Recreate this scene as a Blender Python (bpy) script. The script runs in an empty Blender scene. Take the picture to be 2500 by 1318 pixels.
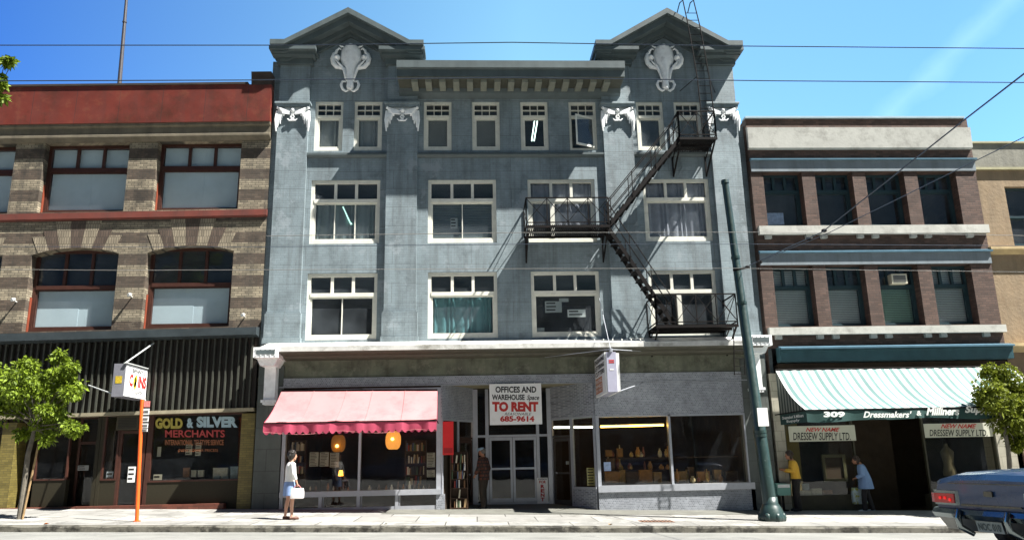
import bpy, math, random
from mathutils import Vector, Matrix
random.seed(11)
S = bpy.context.scene
C = S.collection
# ---------------------------------------------------------------- camera
PITCH, ROLL, YAW = 0.23862455, -0.02087537, -0.04910715
FPX, CAMY, CAMZ = 1900.0, -23.8576, 1.42
_ff = Vector((-math.sin(YAW)*math.cos(PITCH), math.cos(YAW)*math.cos(PITCH), math.sin(PITCH)))
_rt = Vector((math.cos(YAW), math.sin(YAW), 0)); _up = _rt.cross(_ff)
RR = math.cos(ROLL)*_rt + math.sin(ROLL)*_up
UU = -math.sin(ROLL)*_rt + math.cos(ROLL)*_up
FF = _ff
cd = bpy.data.cameras.new('camera'); cam = bpy.data.objects.new('camera', cd); C.objects.link(cam)
cd.sensor_width = 36; cd.lens = FPX/2500*36; cd.clip_start = .1; cd.clip_end = 3000
m = Matrix((RR, UU, -FF)).transposed().to_4x4(); m.translation = (0, CAMY, CAMZ); cam.matrix_world = m
S.camera = cam
# ---------------------------------------------------------------- sun, sky, exposure
SUN = Vector((2.2, -1.0, 3.7)).normalized()
EL = math.asin(SUN.z); AZ = math.atan2(SUN.x, SUN.y)
sd = bpy.data.lights.new('sun', 'SUN'); sd.energy = 5.0; sd.angle = math.radians(.5); sd.color = (1, .965, .90)
sun = bpy.data.objects.new('sun', sd); C.objects.link(sun); sun.rotation_euler = SUN.to_track_quat('Z', 'Y').to_euler()
w = bpy.data.worlds.new('World'); S.world = w; w.use_nodes = True
nt = w.node_tree; bg = nt.nodes['Background']
sky = nt.nodes.new('ShaderNodeTexSky'); sky.sky_type = 'NISHITA'; sky.sun_disc = False
sky.sun_elevation = EL; sky.sun_rotation = AZ; sky.air_density = 1.0; sky.dust_density = .3; sky.ozone_density = 2.0
hs = nt.nodes.new('ShaderNodeHueSaturation'); hs.inputs['Saturation'].default_value = 1.12
nt.links.new(sky.outputs[0], hs.inputs['Color'])
# a faint high contrail in the upper right of the sky
tc = nt.nodes.new('ShaderNodeTexCoord'); dot = nt.nodes.new('ShaderNodeVectorMath'); dot.operation = 'DOT_PRODUCT'
def _dir(px, py): return (FF + RR*(px-1250)/FPX - UU*(py-659)/FPX).normalized()
_n = _dir(2200, 250).cross(_dir(2450, 10)).normalized(); dot.inputs[1].default_value = _n
nt.links.new(tc.outputs['Generated'], dot.inputs[0])
ab = nt.nodes.new('ShaderNodeMath'); ab.operation = 'ABSOLUTE'; nt.links.new(dot.outputs['Value'], ab.inputs[0])
nz = nt.nodes.new('ShaderNodeTexNoise'); nz.inputs['Scale'].default_value = 26; nz.inputs['Detail'].default_value = 6
nt.links.new(tc.outputs['Generated'], nz.inputs['Vector'])
ad = nt.nodes.new('ShaderNodeMath'); ad.operation = 'MULTIPLY_ADD'; nt.links.new(nz.outputs['Fac'], ad.inputs[0]); ad.inputs[1].default_value = -.03; nt.links.new(ab.outputs[0], ad.inputs[2])
mr = nt.nodes.new('ShaderNodeMapRange'); nt.links.new(ad.outputs[0], mr.inputs['Value'])
for k, v in (('From Min', -.016), ('From Max', .004), ('To Min', .07), ('To Max', 0)): mr.inputs[k].default_value = v
sx = nt.nodes.new('ShaderNodeSeparateXYZ'); nt.links.new(tc.outputs['Generated'], sx.inputs[0])
m2 = nt.nodes.new('ShaderNodeMapRange'); nt.links.new(sx.outputs['X'], m2.inputs['Value'])
for k, v in (('From Min', .40), ('From Max', .48), ('To Min', 0), ('To Max', 1)): m2.inputs[k].default_value = v
mm = nt.nodes.new('ShaderNodeMath'); mm.operation = 'MULTIPLY'; nt.links.new(mr.outputs[0], mm.inputs[0]); nt.links.new(m2.outputs[0], mm.inputs[1])
mx = nt.nodes.new('ShaderNodeMixRGB'); nt.links.new(mm.outputs[0], mx.inputs['Fac']); nt.links.new(hs.outputs[0], mx.inputs['Color1']); mx.inputs['Color2'].default_value = (7.5, 8, 8.2, 1)
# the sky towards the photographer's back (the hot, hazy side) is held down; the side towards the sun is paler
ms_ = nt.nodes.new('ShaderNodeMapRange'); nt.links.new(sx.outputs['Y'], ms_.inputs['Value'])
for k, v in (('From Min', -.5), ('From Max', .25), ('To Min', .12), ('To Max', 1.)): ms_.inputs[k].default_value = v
mg = nt.nodes.new('ShaderNodeMapRange'); nt.links.new(sx.outputs['X'], mg.inputs['Value'])
for k, v in (('From Min', -.5), ('From Max', .5), ('To Min', 0), ('To Max', 1)): mg.inputs[k].default_value = v
tn = nt.nodes.new('ShaderNodeValToRGB'); nt.links.new(mg.outputs[0], tn.inputs['Fac']); cr = tn.color_ramp
cr.elements[0].color = (.30, .55, .92, 1); cr.elements[1].position = 1.; cr.elements[1].color = (.95, 1.2, 1.25, 1); e_ = cr.elements.new(.56); e_.color = (1.45, 1.62, 1.22, 1)
mu = nt.nodes.new('ShaderNodeMixRGB'); mu.blend_type = 'MULTIPLY'; mu.inputs['Fac'].default_value = 1; nt.links.new(mx.outputs[0], mu.inputs['Color1']); nt.links.new(tn.outputs[0], mu.inputs['Color2'])
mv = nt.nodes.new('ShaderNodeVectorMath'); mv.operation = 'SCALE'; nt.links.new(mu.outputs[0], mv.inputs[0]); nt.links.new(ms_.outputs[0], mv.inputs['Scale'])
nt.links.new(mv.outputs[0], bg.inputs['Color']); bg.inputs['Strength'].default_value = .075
S.view_settings.view_transform = 'Standard'; S.view_settings.look = 'None'; S.view_settings.exposure = 1.8; S.view_settings.gamma = 1
# ---------------------------------------------------------------- photo pixel -> point on a real plane
def _ray(px, py): return FF + RR*(px-1250)/FPX - UU*(py-659)/FPX
def PY(px, py, Y=0.):
    d = _ray(px, py); t = (Y-CAMY)/d.y; return Vector((t*d.x, Y, CAMZ+t*d.z))
def WX(px, py, Y=0.): return PY(px, py, Y).x
def WZ(px, py, Y=0.): return PY(px, py, Y).z
def PX(px, py, X):
    d = _ray(px, py); t = X/d.x; return Vector((X, CAMY+t*d.y, CAMZ+t*d.z))
def gz(x, y=0.): return -.025*(x-1) + .015*max(y, -5.)
KERB = -5.0
def rz(x, y): return -.025*(x-1) - .075 - .14 + .042*min(max(-(y-KERB), 0), 9)
# ---------------------------------------------------------------- mesh builder
ORG = {}
class MB:
    def __init__(s, xf=None): s.v = []; s.f = []; s.xf = xf
    def add(s, vs, fs):
        b = len(s.v)
        s.v += [s.xf(Vector(p)) if s.xf else Vector(p) for p in vs]
        s.f += [tuple(i+b for i in f) for f in fs]; return s
    def quad(s, *p): return s.add(p, [tuple(range(len(p)))])
    def box(s, x0, x1, y0, y1, z0, z1):
        if x0 > x1: x0, x1 = x1, x0
        if y0 > y1: y0, y1 = y1, y0
        if z0 > z1: z0, z1 = z1, z0
        return s.add([(x, y, z) for x in (x0, x1) for y in (y0, y1) for z in (z0, z1)],
            [(0,1,3,2),(4,6,7,5),(0,4,5,1),(2,3,7,6),(0,2,6,4),(1,5,7,3)])
    def bar(s, p, q, w, h, up=(0,0,1)):
        p, q = Vector(p), Vector(q); d = (q-p).normalized(); u = Vector(up)
        a = d.cross(u)
        if a.length < 1e-4: a = d.cross(Vector((1,0,0)))
        a.normalize(); b = a.cross(d)
        vs = [e + a*i*w/2 + b*j*h/2 for e in (p, q) for i, j in ((-1,-1),(1,-1),(1,1),(-1,1))]
        return s.add(vs, [(3,2,1,0),(4,5,6,7),(0,1,5,4),(1,2,6,5),(2,3,7,6),(3,0,4,7)])
    def tube(s, pts, r, n=8, caps=True, sq=None):
        pts = [Vector(p) for p in pts]; k = len(pts)
        rs = r if isinstance(r, (list, tuple)) else [r]*k
        vs = []; fs = []; pa = None
        for i, p in enumerate(pts):
            d = (pts[min(i+1, k-1)]-pts[max(i-1, 0)])
            d = d.normalized() if d.length > 1e-9 else Vector((0,0,1))
            if pa is None:
                a = d.cross(Vector((0,1,0)))
                if a.length < .2: a = d.cross(Vector((1,0,0)))
            else: a = pa - d*pa.dot(d)
            a.normalize(); pa = a; b = d.cross(a)
            rx, ry = rs[i] if isinstance(rs[i], tuple) else (rs[i], rs[i])
            vs += [p + a*math.cos(t*2*math.pi/n)*rx + b*math.sin(t*2*math.pi/n)*ry for t in range(n)]
        for i in range(k-1):
            fs += [(i*n+t, i*n+(t+1)%n, (i+1)*n+(t+1)%n, (i+1)*n+t) for t in range(n)]
        if caps: fs += [tuple(range(n))[::-1], tuple((k-1)*n+t for t in range(n))]
        return s.add(vs, fs)
    def rings(s, rg, caps=True):     # list of closed rings of equal count
        n = len(rg[0]); vs = [p for r in rg for p in r]; fs = []
        for i in range(len(rg)-1): fs += [(i*n+t, i*n+(t+1)%n, (i+1)*n+(t+1)%n, (i+1)*n+t) for t in range(n)]
        if caps: fs += [tuple(range(n))[::-1], tuple((len(rg)-1)*n+t for t in range(n))]
        return s.add(vs, fs)
    def ell(s, c, rx, ry, rz_, n=14, k=9):
        c = Vector(c); rg = []
        for i in range(1, k):
            a = math.pi*i/k
            rg.append([c+Vector((rx*math.sin(a)*math.cos(t*2*math.pi/n), ry*math.sin(a)*math.sin(t*2*math.pi/n), -rz_*math.cos(a))) for t in range(n)])
        return s.rings(rg)
    def prism(s, poly, y0, y1):      # poly of (x,z) extruded along Y
        n = len(poly); vs = [(x, y0, z) for x, z in poly]+[(x, y1, z) for x, z in poly]
        return s.add(vs, [tuple(range(n)), tuple(range(2*n-1, n-1, -1))]+[(i, i+n, (i+1) % n+n, (i+1) % n) for i in range(n)])
    def prismx(s, poly, x0, x1):     # poly of (y,z) extruded along X
        n = len(poly); vs = [(x0, y, z) for y, z in poly]+[(x1, y, z) for y, z in poly]
        return s.add(vs, [tuple(range(n))[::-1], tuple(range(n, 2*n))]+[(i, (i+1) % n, (i+1) % n+n, i+n) for i in range(n)])
    def wall(s, x0, x1, z0, z1, Y, ops=(), depth=.3):
        xs = sorted({x0, x1, *[v for o in ops for v in o[:2]]}); zs = sorted({z0, z1, *[v for o in ops for v in o[2:]]})
        xs = [x for x in xs if x0 <= x <= x1]; zs = [z for z in zs if z0 <= z <= z1]
        for a, b in zip(xs, xs[1:]):
            for c, d in zip(zs, zs[1:]):
                mx_, mz = (a+b)/2, (c+d)/2
                if any(o[0] < mx_ < o[1] and o[2] < mz < o[3] for o in ops): continue
                s.quad((a, Y, c), (b, Y, c), (b, Y, d), (a, Y, d))
        for a, b, c, d in ops:
            e = Y+depth
            s.quad((a, Y, c), (a, Y, d), (a, e, d), (a, e, c)); s.quad((b, Y, d), (b, Y, c), (b, e, c), (b, e, d))
            s.quad((a, Y, d), (b, Y, d), (b, e, d), (a, e, d)); s.quad((b, Y, c), (a, Y, c), (a, e, c), (b, e, c))
        return s
    def mesh(s, name, org, mat, smooth):
        me = bpy.data.meshes.new(name); me.from_pydata([p-org for p in s.v], [], s.f); me.update()
        if mat: me.materials.append(mat)
        if smooth:
            for p in me.polygons: p.use_smooth = True
            if smooth != 2: me.set_sharp_from_angle(angle=math.radians(38))
        return me
    def build(s, name, mat, parent=None, label=None, smooth=False):
        org = ORG[parent] if parent else Vector()
        o = bpy.data.objects.new(name, s.mesh(name, org, mat, smooth)); C.objects.link(o)
        ORG[o] = org
        if parent: o.parent = parent
        if label: o['label'] = label
        return o
    def build_each(s, name, mat, parent):      # every loose piece becomes a part of its own
        par = list(range(len(s.v)))
        def fd(i):
            while par[i] != i: par[i] = par[par[i]]; i = par[i]
            return i
        for f in s.f:
            for i in f[1:]: par[fd(i)] = fd(f[0])
        gs = {}
        for f in s.f: gs.setdefault(fd(f[0]), []).append(f)
        for fs in gs.values():
            ids = sorted({i for f in fs for i in f}); mp = {i: k for k, i in enumerate(ids)}; m2_ = MB(); m2_.v = [s.v[i] for i in ids]; m2_.f = [tuple(mp[i] for i in f) for f in fs]; m2_.build(name, mat, parent)
    def solo(s, name, mat, label, cat, group=None, smooth=False, kind=None):   # a thing that is one mesh
        xs = [p.x for p in s.v]; ys = [p.y for p in s.v]; zz = [p.z for p in s.v]
        org = Vector(((min(xs)+max(xs))/2, (min(ys)+max(ys))/2, min(zz)))
        o = bpy.data.objects.new(name, s.mesh(name, org, mat, smooth)); C.objects.link(o); o.location = org; ORG[o] = org
        tag(o, label, cat, group, kind); return o
def tag(o, label=None, cat=None, group=None, kind=None):
    for k, v in (('label', label), ('category', cat), ('group', group), ('kind', kind)):
        if v: o[k] = v
def thing(name, label, cat, loc=(0,0,0), group=None):
    o = bpy.data.objects.new(name, None); C.objects.link(o); o.location = loc; o.empty_display_size = .2
    ORG[o] = Vector(loc); tag(o, label, cat, group); return o
def dup(o, loc, label=None, rot=None):
    def cp(x, par):
        c = x.copy(); C.objects.link(c); c.parent = par; ORG[c] = ORG[x]
        for ch in list(x.children): cp(ch, c)
        return c
    c = cp(o, None); c.location = loc
    if rot is not None: c.rotation_euler.z = rot
    if label: c['label'] = label
    return c
# ---------------------------------------------------------------- materials
def lin(r, g, b):
    f = lambda c: (c/255/12.92 if c/255 < .04045 else ((c/255+.055)/1.055)**2.4)
    return (f(r), f(g), f(b))
MATS = {}
def mat(name, col, rough=.6, var=.12, scale=4., metal=0., spec=.4, bump=0., bscale=60., streak=0., dirt=None, brick=None, band=None, stripe=None, tile=None, isl=0., emit=None, trans=0., patch=None):
    if name in MATS: return MATS[name]
    m = bpy.data.materials.new(name); m.use_nodes = True; t = m.node_tree; N = t.nodes.new; L = t.links.new
    bs = t.nodes['Principled BSDF']
    bs.inputs['Roughness'].default_value = rough; bs.inputs['Metallic'].default_value = metal; bs.inputs['Specular IOR Level'].default_value = spec
    tc = N('ShaderNodeTexCoord'); ob = tc.outputs['Object']
    def mixc(fac, a, b, mode='MIX'):
        x = N('ShaderNodeMixRGB'); x.blend_type = mode
        for sock, v in ((x.inputs['Fac'], fac), (x.inputs['Color1'], a), (x.inputs['Color2'], b)):
            if hasattr(v, 'is_linked'): L(v, sock)
            elif isinstance(v, (int, float)): sock.default_value = v
            else: sock.default_value = (*v, 1)
        return x.outputs[0]
    def noise(sc, det=5, vec=None, ro=.6):
        n = N('ShaderNodeTexNoise'); n.inputs['Scale'].default_value = sc; n.inputs['Detail'].default_value = det; n.inputs['Roughness'].default_value = ro
        L(vec or ob, n.inputs['Vector']); return n.outputs['Fac']
    def rng(v, a, b, c=0., d=1.):
        r = N('ShaderNodeMapRange'); L(v, r.inputs['Value'])
        for i, x in zip(('From Min', 'From Max', 'To Min', 'To Max'), (a, b, c, d)): r.inputs[i].default_value = x
        return r.outputs[0]
    def math_(op, a, b=0.):
        n = N('ShaderNodeMath'); n.operation = op
        for i, v in enumerate((a, b)):
            if hasattr(v, 'is_linked'): L(v, n.inputs[i])
            else: n.inputs[i].default_value = v
        return n.outputs[0]
    sp = N('ShaderNodeSeparateXYZ'); L(ob, sp.inputs[0]); X, Y, Z = sp.outputs
    base = col
    if band:     # alternate courses: (period, offset, other colour)
        fr = math_('FRACT', math_('ADD', math_('DIVIDE', Z, band[0]), band[1])); base = mixc(math_('GREATER_THAN', fr, .5), base, band[2])
    if stripe:   # cloth stripes along X (period, share, other colour)
        fr = math_('FRACT', math_('DIVIDE', math_('ADD', X, Y if len(stripe) > 3 else 0.), stripe[0])); base = mixc(math_('GREATER_THAN', fr, stripe[1]), base, stripe[2])
    bh = None
    if brick:    # (w, h, mortar, mortar colour, tint amount)
        cb = N('ShaderNodeCombineXYZ'); L(math_('ADD', X, Y), cb.inputs[0]); L(Z, cb.inputs[1])
        bt = N('ShaderNodeTexBrick'); bt.inputs['Scale'].default_value = 1; bt.inputs['Brick Width'].default_value = brick[0]; bt.inputs['Row Height'].default_value = brick[1]
        bt.inputs['Mortar Size'].default_value = brick[2]; bt.inputs['Mortar Smooth'].default_value = .3; bt.inputs['Bias'].default_value = 0
        bt.inputs['Color1'].default_value = (1-brick[4],)*3+(1,); bt.inputs['Color2'].default_value = (1+brick[4],)*3+(1,); bt.inputs['Mortar'].default_value = (1, 1, 1, 1)
        L(cb.outputs[0], bt.inputs['Vector'])
        base = mixc(1., base, bt.outputs['Color'], 'MULTIPLY'); base = mixc(bt.outputs['Fac'], base, brick[3]); bh = bt.outputs['Fac']
    if tile:     # big masonry blocks scored over the bricks (w, h, joint, darkness)
        cb = N('ShaderNodeCombineXYZ'); L(math_('ADD', X, Y), cb.inputs[0]); L(Z, cb.inputs[1])
        b2 = N('ShaderNodeTexBrick'); b2.inputs['Scale'].default_value = 1; b2.inputs['Brick Width'].default_value = tile[0]; b2.inputs['Row Height'].default_value = tile[1]; b2.inputs['Mortar Size'].default_value = tile[2]
        L(cb.outputs[0], b2.inputs['Vector'])
        base = mixc(math_('MULTIPLY', b2.outputs['Fac'], tile[3]), base, (.03, .03, .03))
    if var:
        base = mixc(rng(noise(scale), .3, .7), mixc(1., base, (1-var,)*3, 'MULTIPLY'), mixc(1., base, (1+var,)*3, 'MULTIPLY'))
    if isl:
        g = N('ShaderNodeNewGeometry'); rr = g.outputs['Random Per Island']
        base = mixc(rr, mixc(1., base, (1-isl, 1-isl, 1-isl), 'MULTIPLY'), mixc(1., base, (1+isl*1.3, 1+isl, 1+isl*.3), 'MULTIPLY'))
    if streak:   # rain-washed dirt running down
        mp = N('ShaderNodeMapping'); mp.inputs['Scale'].default_value = (1.6, 1.6, .16); L(ob, mp.inputs['Vector'])
        base = mixc(rng(noise(2.2, 7, mp.outputs[0], .65), .46, .74, 0, streak), base, (.04, .038, .034))
    if patch:    # sharp-edged repairs, repainting or peeling
        base = mixc(rng(noise(patch[2], 9, None, .75), patch[3], patch[4], 0, patch[1]), base, patch[0])
    if dirt:     # (colour, amount, scale, lo, hi)
        base = mixc(rng(noise(dirt[2], 8, None, .7), dirt[3], dirt[4], 0, dirt[1]), base, dirt[0])
    if hasattr(base, 'is_linked'): L(base, bs.inputs['Base Color'])
    else: bs.inputs['Base Color'].default_value = (*base, 1)
    L(rng(noise(scale*2.3, 4), .3, .7, max(rough-.08, .02), min(rough+.08, 1)), bs.inputs['Roughness'])
    if bump or bh:
        bp = N('ShaderNodeBump'); bp.inputs['Strength'].default_value = max(bump, .35 if bh else 0); bp.inputs['Distance'].default_value = .012
        h = noise(bscale, 6)
        if bh: h = math_('SUBTRACT', math_('MULTIPLY', h, .5), bh)
        L(h, bp.inputs['Height']); L(bp.outputs[0], bs.inputs['Normal'])
    if emit:
        bs.inputs['Emission Color'].default_value = (*emit[0], 1); bs.inputs['Emission Strength'].default_value = emit[1]
    if trans:
        tr = N('ShaderNodeBsdfTranslucent'); ms = N('ShaderNodeMixShader'); ms.inputs[0].default_value = trans
        if hasattr(base, 'is_linked'): L(base, tr.inputs['Color'])
        else: tr.inputs['Color'].default_value = (*base, 1)
        L(bs.outputs[0], ms.inputs[1]); L(tr.outputs[0], ms.inputs[2]); L(ms.outputs[0], t.nodes['Material Output'].inputs['Surface'])
    MATS[name] = m; return m
def glass(name, tint=(.8, .85, .85), refl=1.0, wob=.0015, dust=.07):
    m = bpy.data.materials.new(name); m.use_nodes = True; t = m.node_tree; N = t.nodes.new; L = t.links.new
    t.nodes.remove(t.nodes['Principled BSDF'])
    tr = N('ShaderNodeBsdfTransparent'); tr.inputs[0].default_value = (*tint, 1)
    gl = N('ShaderNodeBsdfGlossy'); gl.inputs['Roughness'].default_value = .02; gl.inputs['Color'].default_value = (refl, refl, refl, 1)
    fr = N('ShaderNodeFresnel'); ge = N('ShaderNodeNewGeometry'); io = N('ShaderNodeMapRange'); L(ge.outputs['Backfacing'], io.inputs['Value']); io.inputs['To Min'].default_value = 1.55; io.inputs['To Max'].default_value = 1/1.55; L(io.outputs[0], fr.inputs['IOR'])
    tc = N('ShaderNodeTexCoord'); nz = N('ShaderNodeTexNoise'); nz.inputs['Scale'].default_value = 1.3; L(tc.outputs['Object'], nz.inputs['Vector'])
    bp = N('ShaderNodeBump'); bp.inputs['Strength'].default_value = wob; bp.inputs['Distance'].default_value = 1.; L(nz.outputs['Fac'], bp.inputs['Height']); L(bp.outputs[0], gl.inputs['Normal'])
    mx = N('ShaderNodeMixShader'); L(fr.outputs[0], mx.inputs[0]); L(tr.outputs[0], mx.inputs[1]); L(gl.outputs[0], mx.inputs[2]); df = N('ShaderNodeBsdfDiffuse'); df.inputs['Color'].default_value = (.40, .46, .52, 1); n2 = N('ShaderNodeTexNoise'); n2.inputs['Scale'].default_value = 1.7; n2.inputs['Detail'].default_value = 5; L(tc.outputs['Object'], n2.inputs['Vector']); dm = N('ShaderNodeMapRange'); L(n2.outputs['Fac'], dm.inputs['Value'])
    for i, x in zip(('From Min', 'From Max', 'To Min', 'To Max'), (.3, .7, dust*.4, dust*1.6)): dm.inputs[i].default_value = x
    m3 = N('ShaderNodeMixShader'); L(dm.outputs[0], m3.inputs[0]); L(mx.outputs[0], m3.inputs[1]); L(df.outputs[0], m3.inputs[2]); L(m3.outputs[0], t.nodes['Material Output'].inputs['Surface'])
    return m
# ---------------------------------------------------------------- lettering
def text_mesh(body, bold=0., shear=0., space=1.):
    cu = bpy.data.curves.new('lettering', 'FONT'); cu.body = body; cu.size = 1; cu.offset = bold; cu.shear = shear; cu.space_character = space; cu.extrude = 0; cu.resolution_u = 3
    o = bpy.data.objects.new('lettering', cu); C.objects.link(o)
    dg = bpy.context.evaluated_depsgraph_get(); dg.update()
    me = bpy.data.meshes.new_from_object(o.evaluated_get(dg)); bpy.data.objects.remove(o); bpy.data.curves.remove(cu)
    vs = [v.co.copy() for v in me.vertices]; fs = [tuple(p.vertices) for p in me.polygons]; bpy.data.meshes.remove(me)
    return vs, fs
def letter(mb, body, O, U, V, bold=.02, shear=0., space=1.):     # fit the words into the parallelogram O,U,V
    vs, fs = text_mesh(body, bold, shear, space)
    if not vs: return
    x0 = min(v.x for v in vs); x1 = max(v.x for v in vs); y0 = min(v.y for v in vs); y1 = max(v.y for v in vs)
    O, U, V = Vector(O), Vector(U), Vector(V)
    mb.add([O+U*((v.x-x0)/(x1-x0))+V*((v.y-y0)/(y1-y0)) for v in vs], fs)
def letter_px(mb, body, x0, y0, x1, y1, Y, **k):                 # facing the street, between two photo corners
    a = PY(x0, y1, Y); b = PY(x1, y1, Y); c = PY(x0, y0, Y)
    letter(mb, body, a, b-a, c-a, **k)
def remesh(o, vox, smooth_it=4):
    md = o.modifiers.new('r', 'REMESH'); md.mode = 'VOXEL'; md.voxel_size = vox
    sm = o.modifiers.new('s', 'SMOOTH'); sm.factor = .5; sm.iterations = smooth_it
    dg = bpy.context.evaluated_depsgraph_get(); dg.update()
    me = bpy.data.meshes.new_from_object(o.evaluated_get(dg)); old = o.data; ms = list(old.materials)
    o.modifiers.clear(); o.data = me; me.materials.clear()
    for x in ms: me.materials.append(x)
    for p in me.polygons: p.use_smooth = True
    bpy.data.meshes.remove(old)
# palette
m_grey = mat('grey_painted_brick', (.205, .255, .275), .55, .18, .8, brick=(.23, .078, .006, (.16, .20, .23), .05), tile=(2.6, .62, .011, .30), streak=.5, dirt=((.08, .10, .11), .7, 1.7, .52, .74), patch=((.28, .32, .345), .55, .9, .56, .60))
m_greytrim = mat('grey_painted_trim', (.085, .108, .112), .5, .15, 1.5, streak=.3, bump=.15)
m_orn = mat('pale_painted_plaster', (.84, .86, .86), .55, .12, 5, dirt=((.25, .25, .25), .6, 7., .57, .8))
m_white = mat('white_window_paint', (.68, .67, .59), .45, .1, 3, dirt=((.22, .21, .17), .5, 7., .56, .8))
m_ledgew = mat('white_flashing', (.55, .55, .52), .5, .15, 3, dirt=((.14, .13, .10), .8, 2.2, .5, .7))
m_frieze = mat('dirty_green_frieze', (.14, .15, .11), .7, .3, 1.6, streak=.6, bump=.2, dirt=((.025, .022, .012), .8, 2.2, .5, .75), patch=((.20, .20, .155), .6, 3., .53, .6))
m_tile = mat('grey_mosaic_tile', (.225, .24, .27), .35, .15, 3, brick=(.06, .05, .008, (.34, .36, .39), .30))
m_dark = mat('dark_brown_interior', (.030, .020, .012), .9, .3, 2)
m_room = mat('dim_office_interior', (.08, .095, .115), .9, .3, 1)
m_iron = mat('black_iron', (.007, .006, .006), .7, .3, 8, spec=.15, dirt=((.04, .014, .01), .5, 9., .55, .75))
m_alu = mat('grey_aluminium', (.41, .43, .47), .35, .08, 6, metal=.3)
m_greyc = mat('grey_pier_paint', (.085, .098, .092), .6, .2, 1.5, streak=.35, tile=(3, .62, .012, .5))
m_glass = glass('window_glass')
m_glass_s = glass('shop_glass', (.86, .82, .70), .9, .002, .015)
m_tube = mat('lit_tube', (.9, .9, .9), emit=((.8, 1, .92), 3.))
m_red = mat('red_sign_paint', (.42, .025, .02), .5)
m_black = mat('black_sign_paint', (.015, .015, .015), .5)
m_signw = mat('white_sign_paint', (.74, .74, .72), .5, .06, 2, dirt=((.4, .38, .33), .4, 4., .55, .8))
# ================================================================ setting
def strip(name, mat_, y0, y1, zf, x0=-45, x1=45, ny=6, nx=30, label=None):
    b = MB(); 
    for i in range(nx+1):
        for j in range(ny+1):
            x = x0+(x1-x0)*i/nx; y = y0+(y1-y0)*j/ny; b.v.append(Vector((x, y, zf(x, y))))
    for i in range(nx):
        for j in range(ny):
            a = i*(ny+1)+j; b.f.append((a, a+ny+1, a+ny+2, a+1))
    return b.solo(name, mat_, label, None, kind='structure')
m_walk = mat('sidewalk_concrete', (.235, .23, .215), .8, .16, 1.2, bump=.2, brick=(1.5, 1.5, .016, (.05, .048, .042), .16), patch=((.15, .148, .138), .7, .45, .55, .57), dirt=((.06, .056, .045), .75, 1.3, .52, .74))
# the sidewalk slabs lie flat, so their joints run along Y: swap Z for Y in the brick lookup
def flat_bricks(m_):
    t = m_.node_tree
    for n in t.nodes:
        if n.type == 'COMBXYZ':
            sp = [k for k in t.nodes if k.type == 'SEPXYZ'][0]
            for l in list(n.inputs[0].links): t.links.remove(l)
            for l in list(n.inputs[1].links): t.links.remove(l)
            t.links.new(sp.outputs[0], n.inputs[0]); t.links.new(sp.outputs[1], n.inputs[1])
flat_bricks(m_walk)
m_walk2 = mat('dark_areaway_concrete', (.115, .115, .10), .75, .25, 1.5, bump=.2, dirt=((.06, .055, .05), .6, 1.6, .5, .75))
m_kerb = mat('worn_kerb_concrete', (.13, .123, .10), .85, .35, 3, bump=.5, bscale=18, dirt=((.012, .011, .008), .95, 3., .42, .6))
m_road = mat('worn_asphalt', (.18, .18, .165), .85, .18, .7, bump=.4, bscale=120, dirt=((.09, .09, .08), .6, .9, .48, .75), patch=((.11, .11, .105), .6, .35, .56, .575))
strip('sidewalk', m_walk, KERB+.16, .0, lambda x, y: gz(x, y), ny=4)
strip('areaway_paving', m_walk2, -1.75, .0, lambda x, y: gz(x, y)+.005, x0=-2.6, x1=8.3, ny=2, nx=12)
b = MB(); r_ = random.Random(4); pr = None     # kerb: worn, uneven stone edge in short lengths
for i in range(301):
    x = -45+.3*i; j = r_.uniform(-.02, .02); k = r_.uniform(-.02, .015)
    cur = [Vector((x, KERB+.17, gz(x, KERB)+.003)), Vector((x, KERB+.02+j, gz(x, KERB)+.002+k*.3)), Vector((x, KERB-.03+j, gz(x, KERB)-.03+k)), Vector((x, KERB-.045+j*.6, gz(x, KERB)-.17))]
    if pr:
        for q in range(3): b.quad(pr[q], pr[q+1], cur[q+1], cur[q])
    pr = cur
b.solo('kerb', m_kerb, None, None, kind='structure')
strip('road', m_road, -29.0, KERB+.0, rz, ny=24)
strip('ground', m_road, -400, 400, lambda x, y: -3., -400, 400, 1, 1)
strip('far_pavement', m_walk, -31.9, -29.0, lambda x, y: rz(x, -29)+.13, ny=1)
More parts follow.
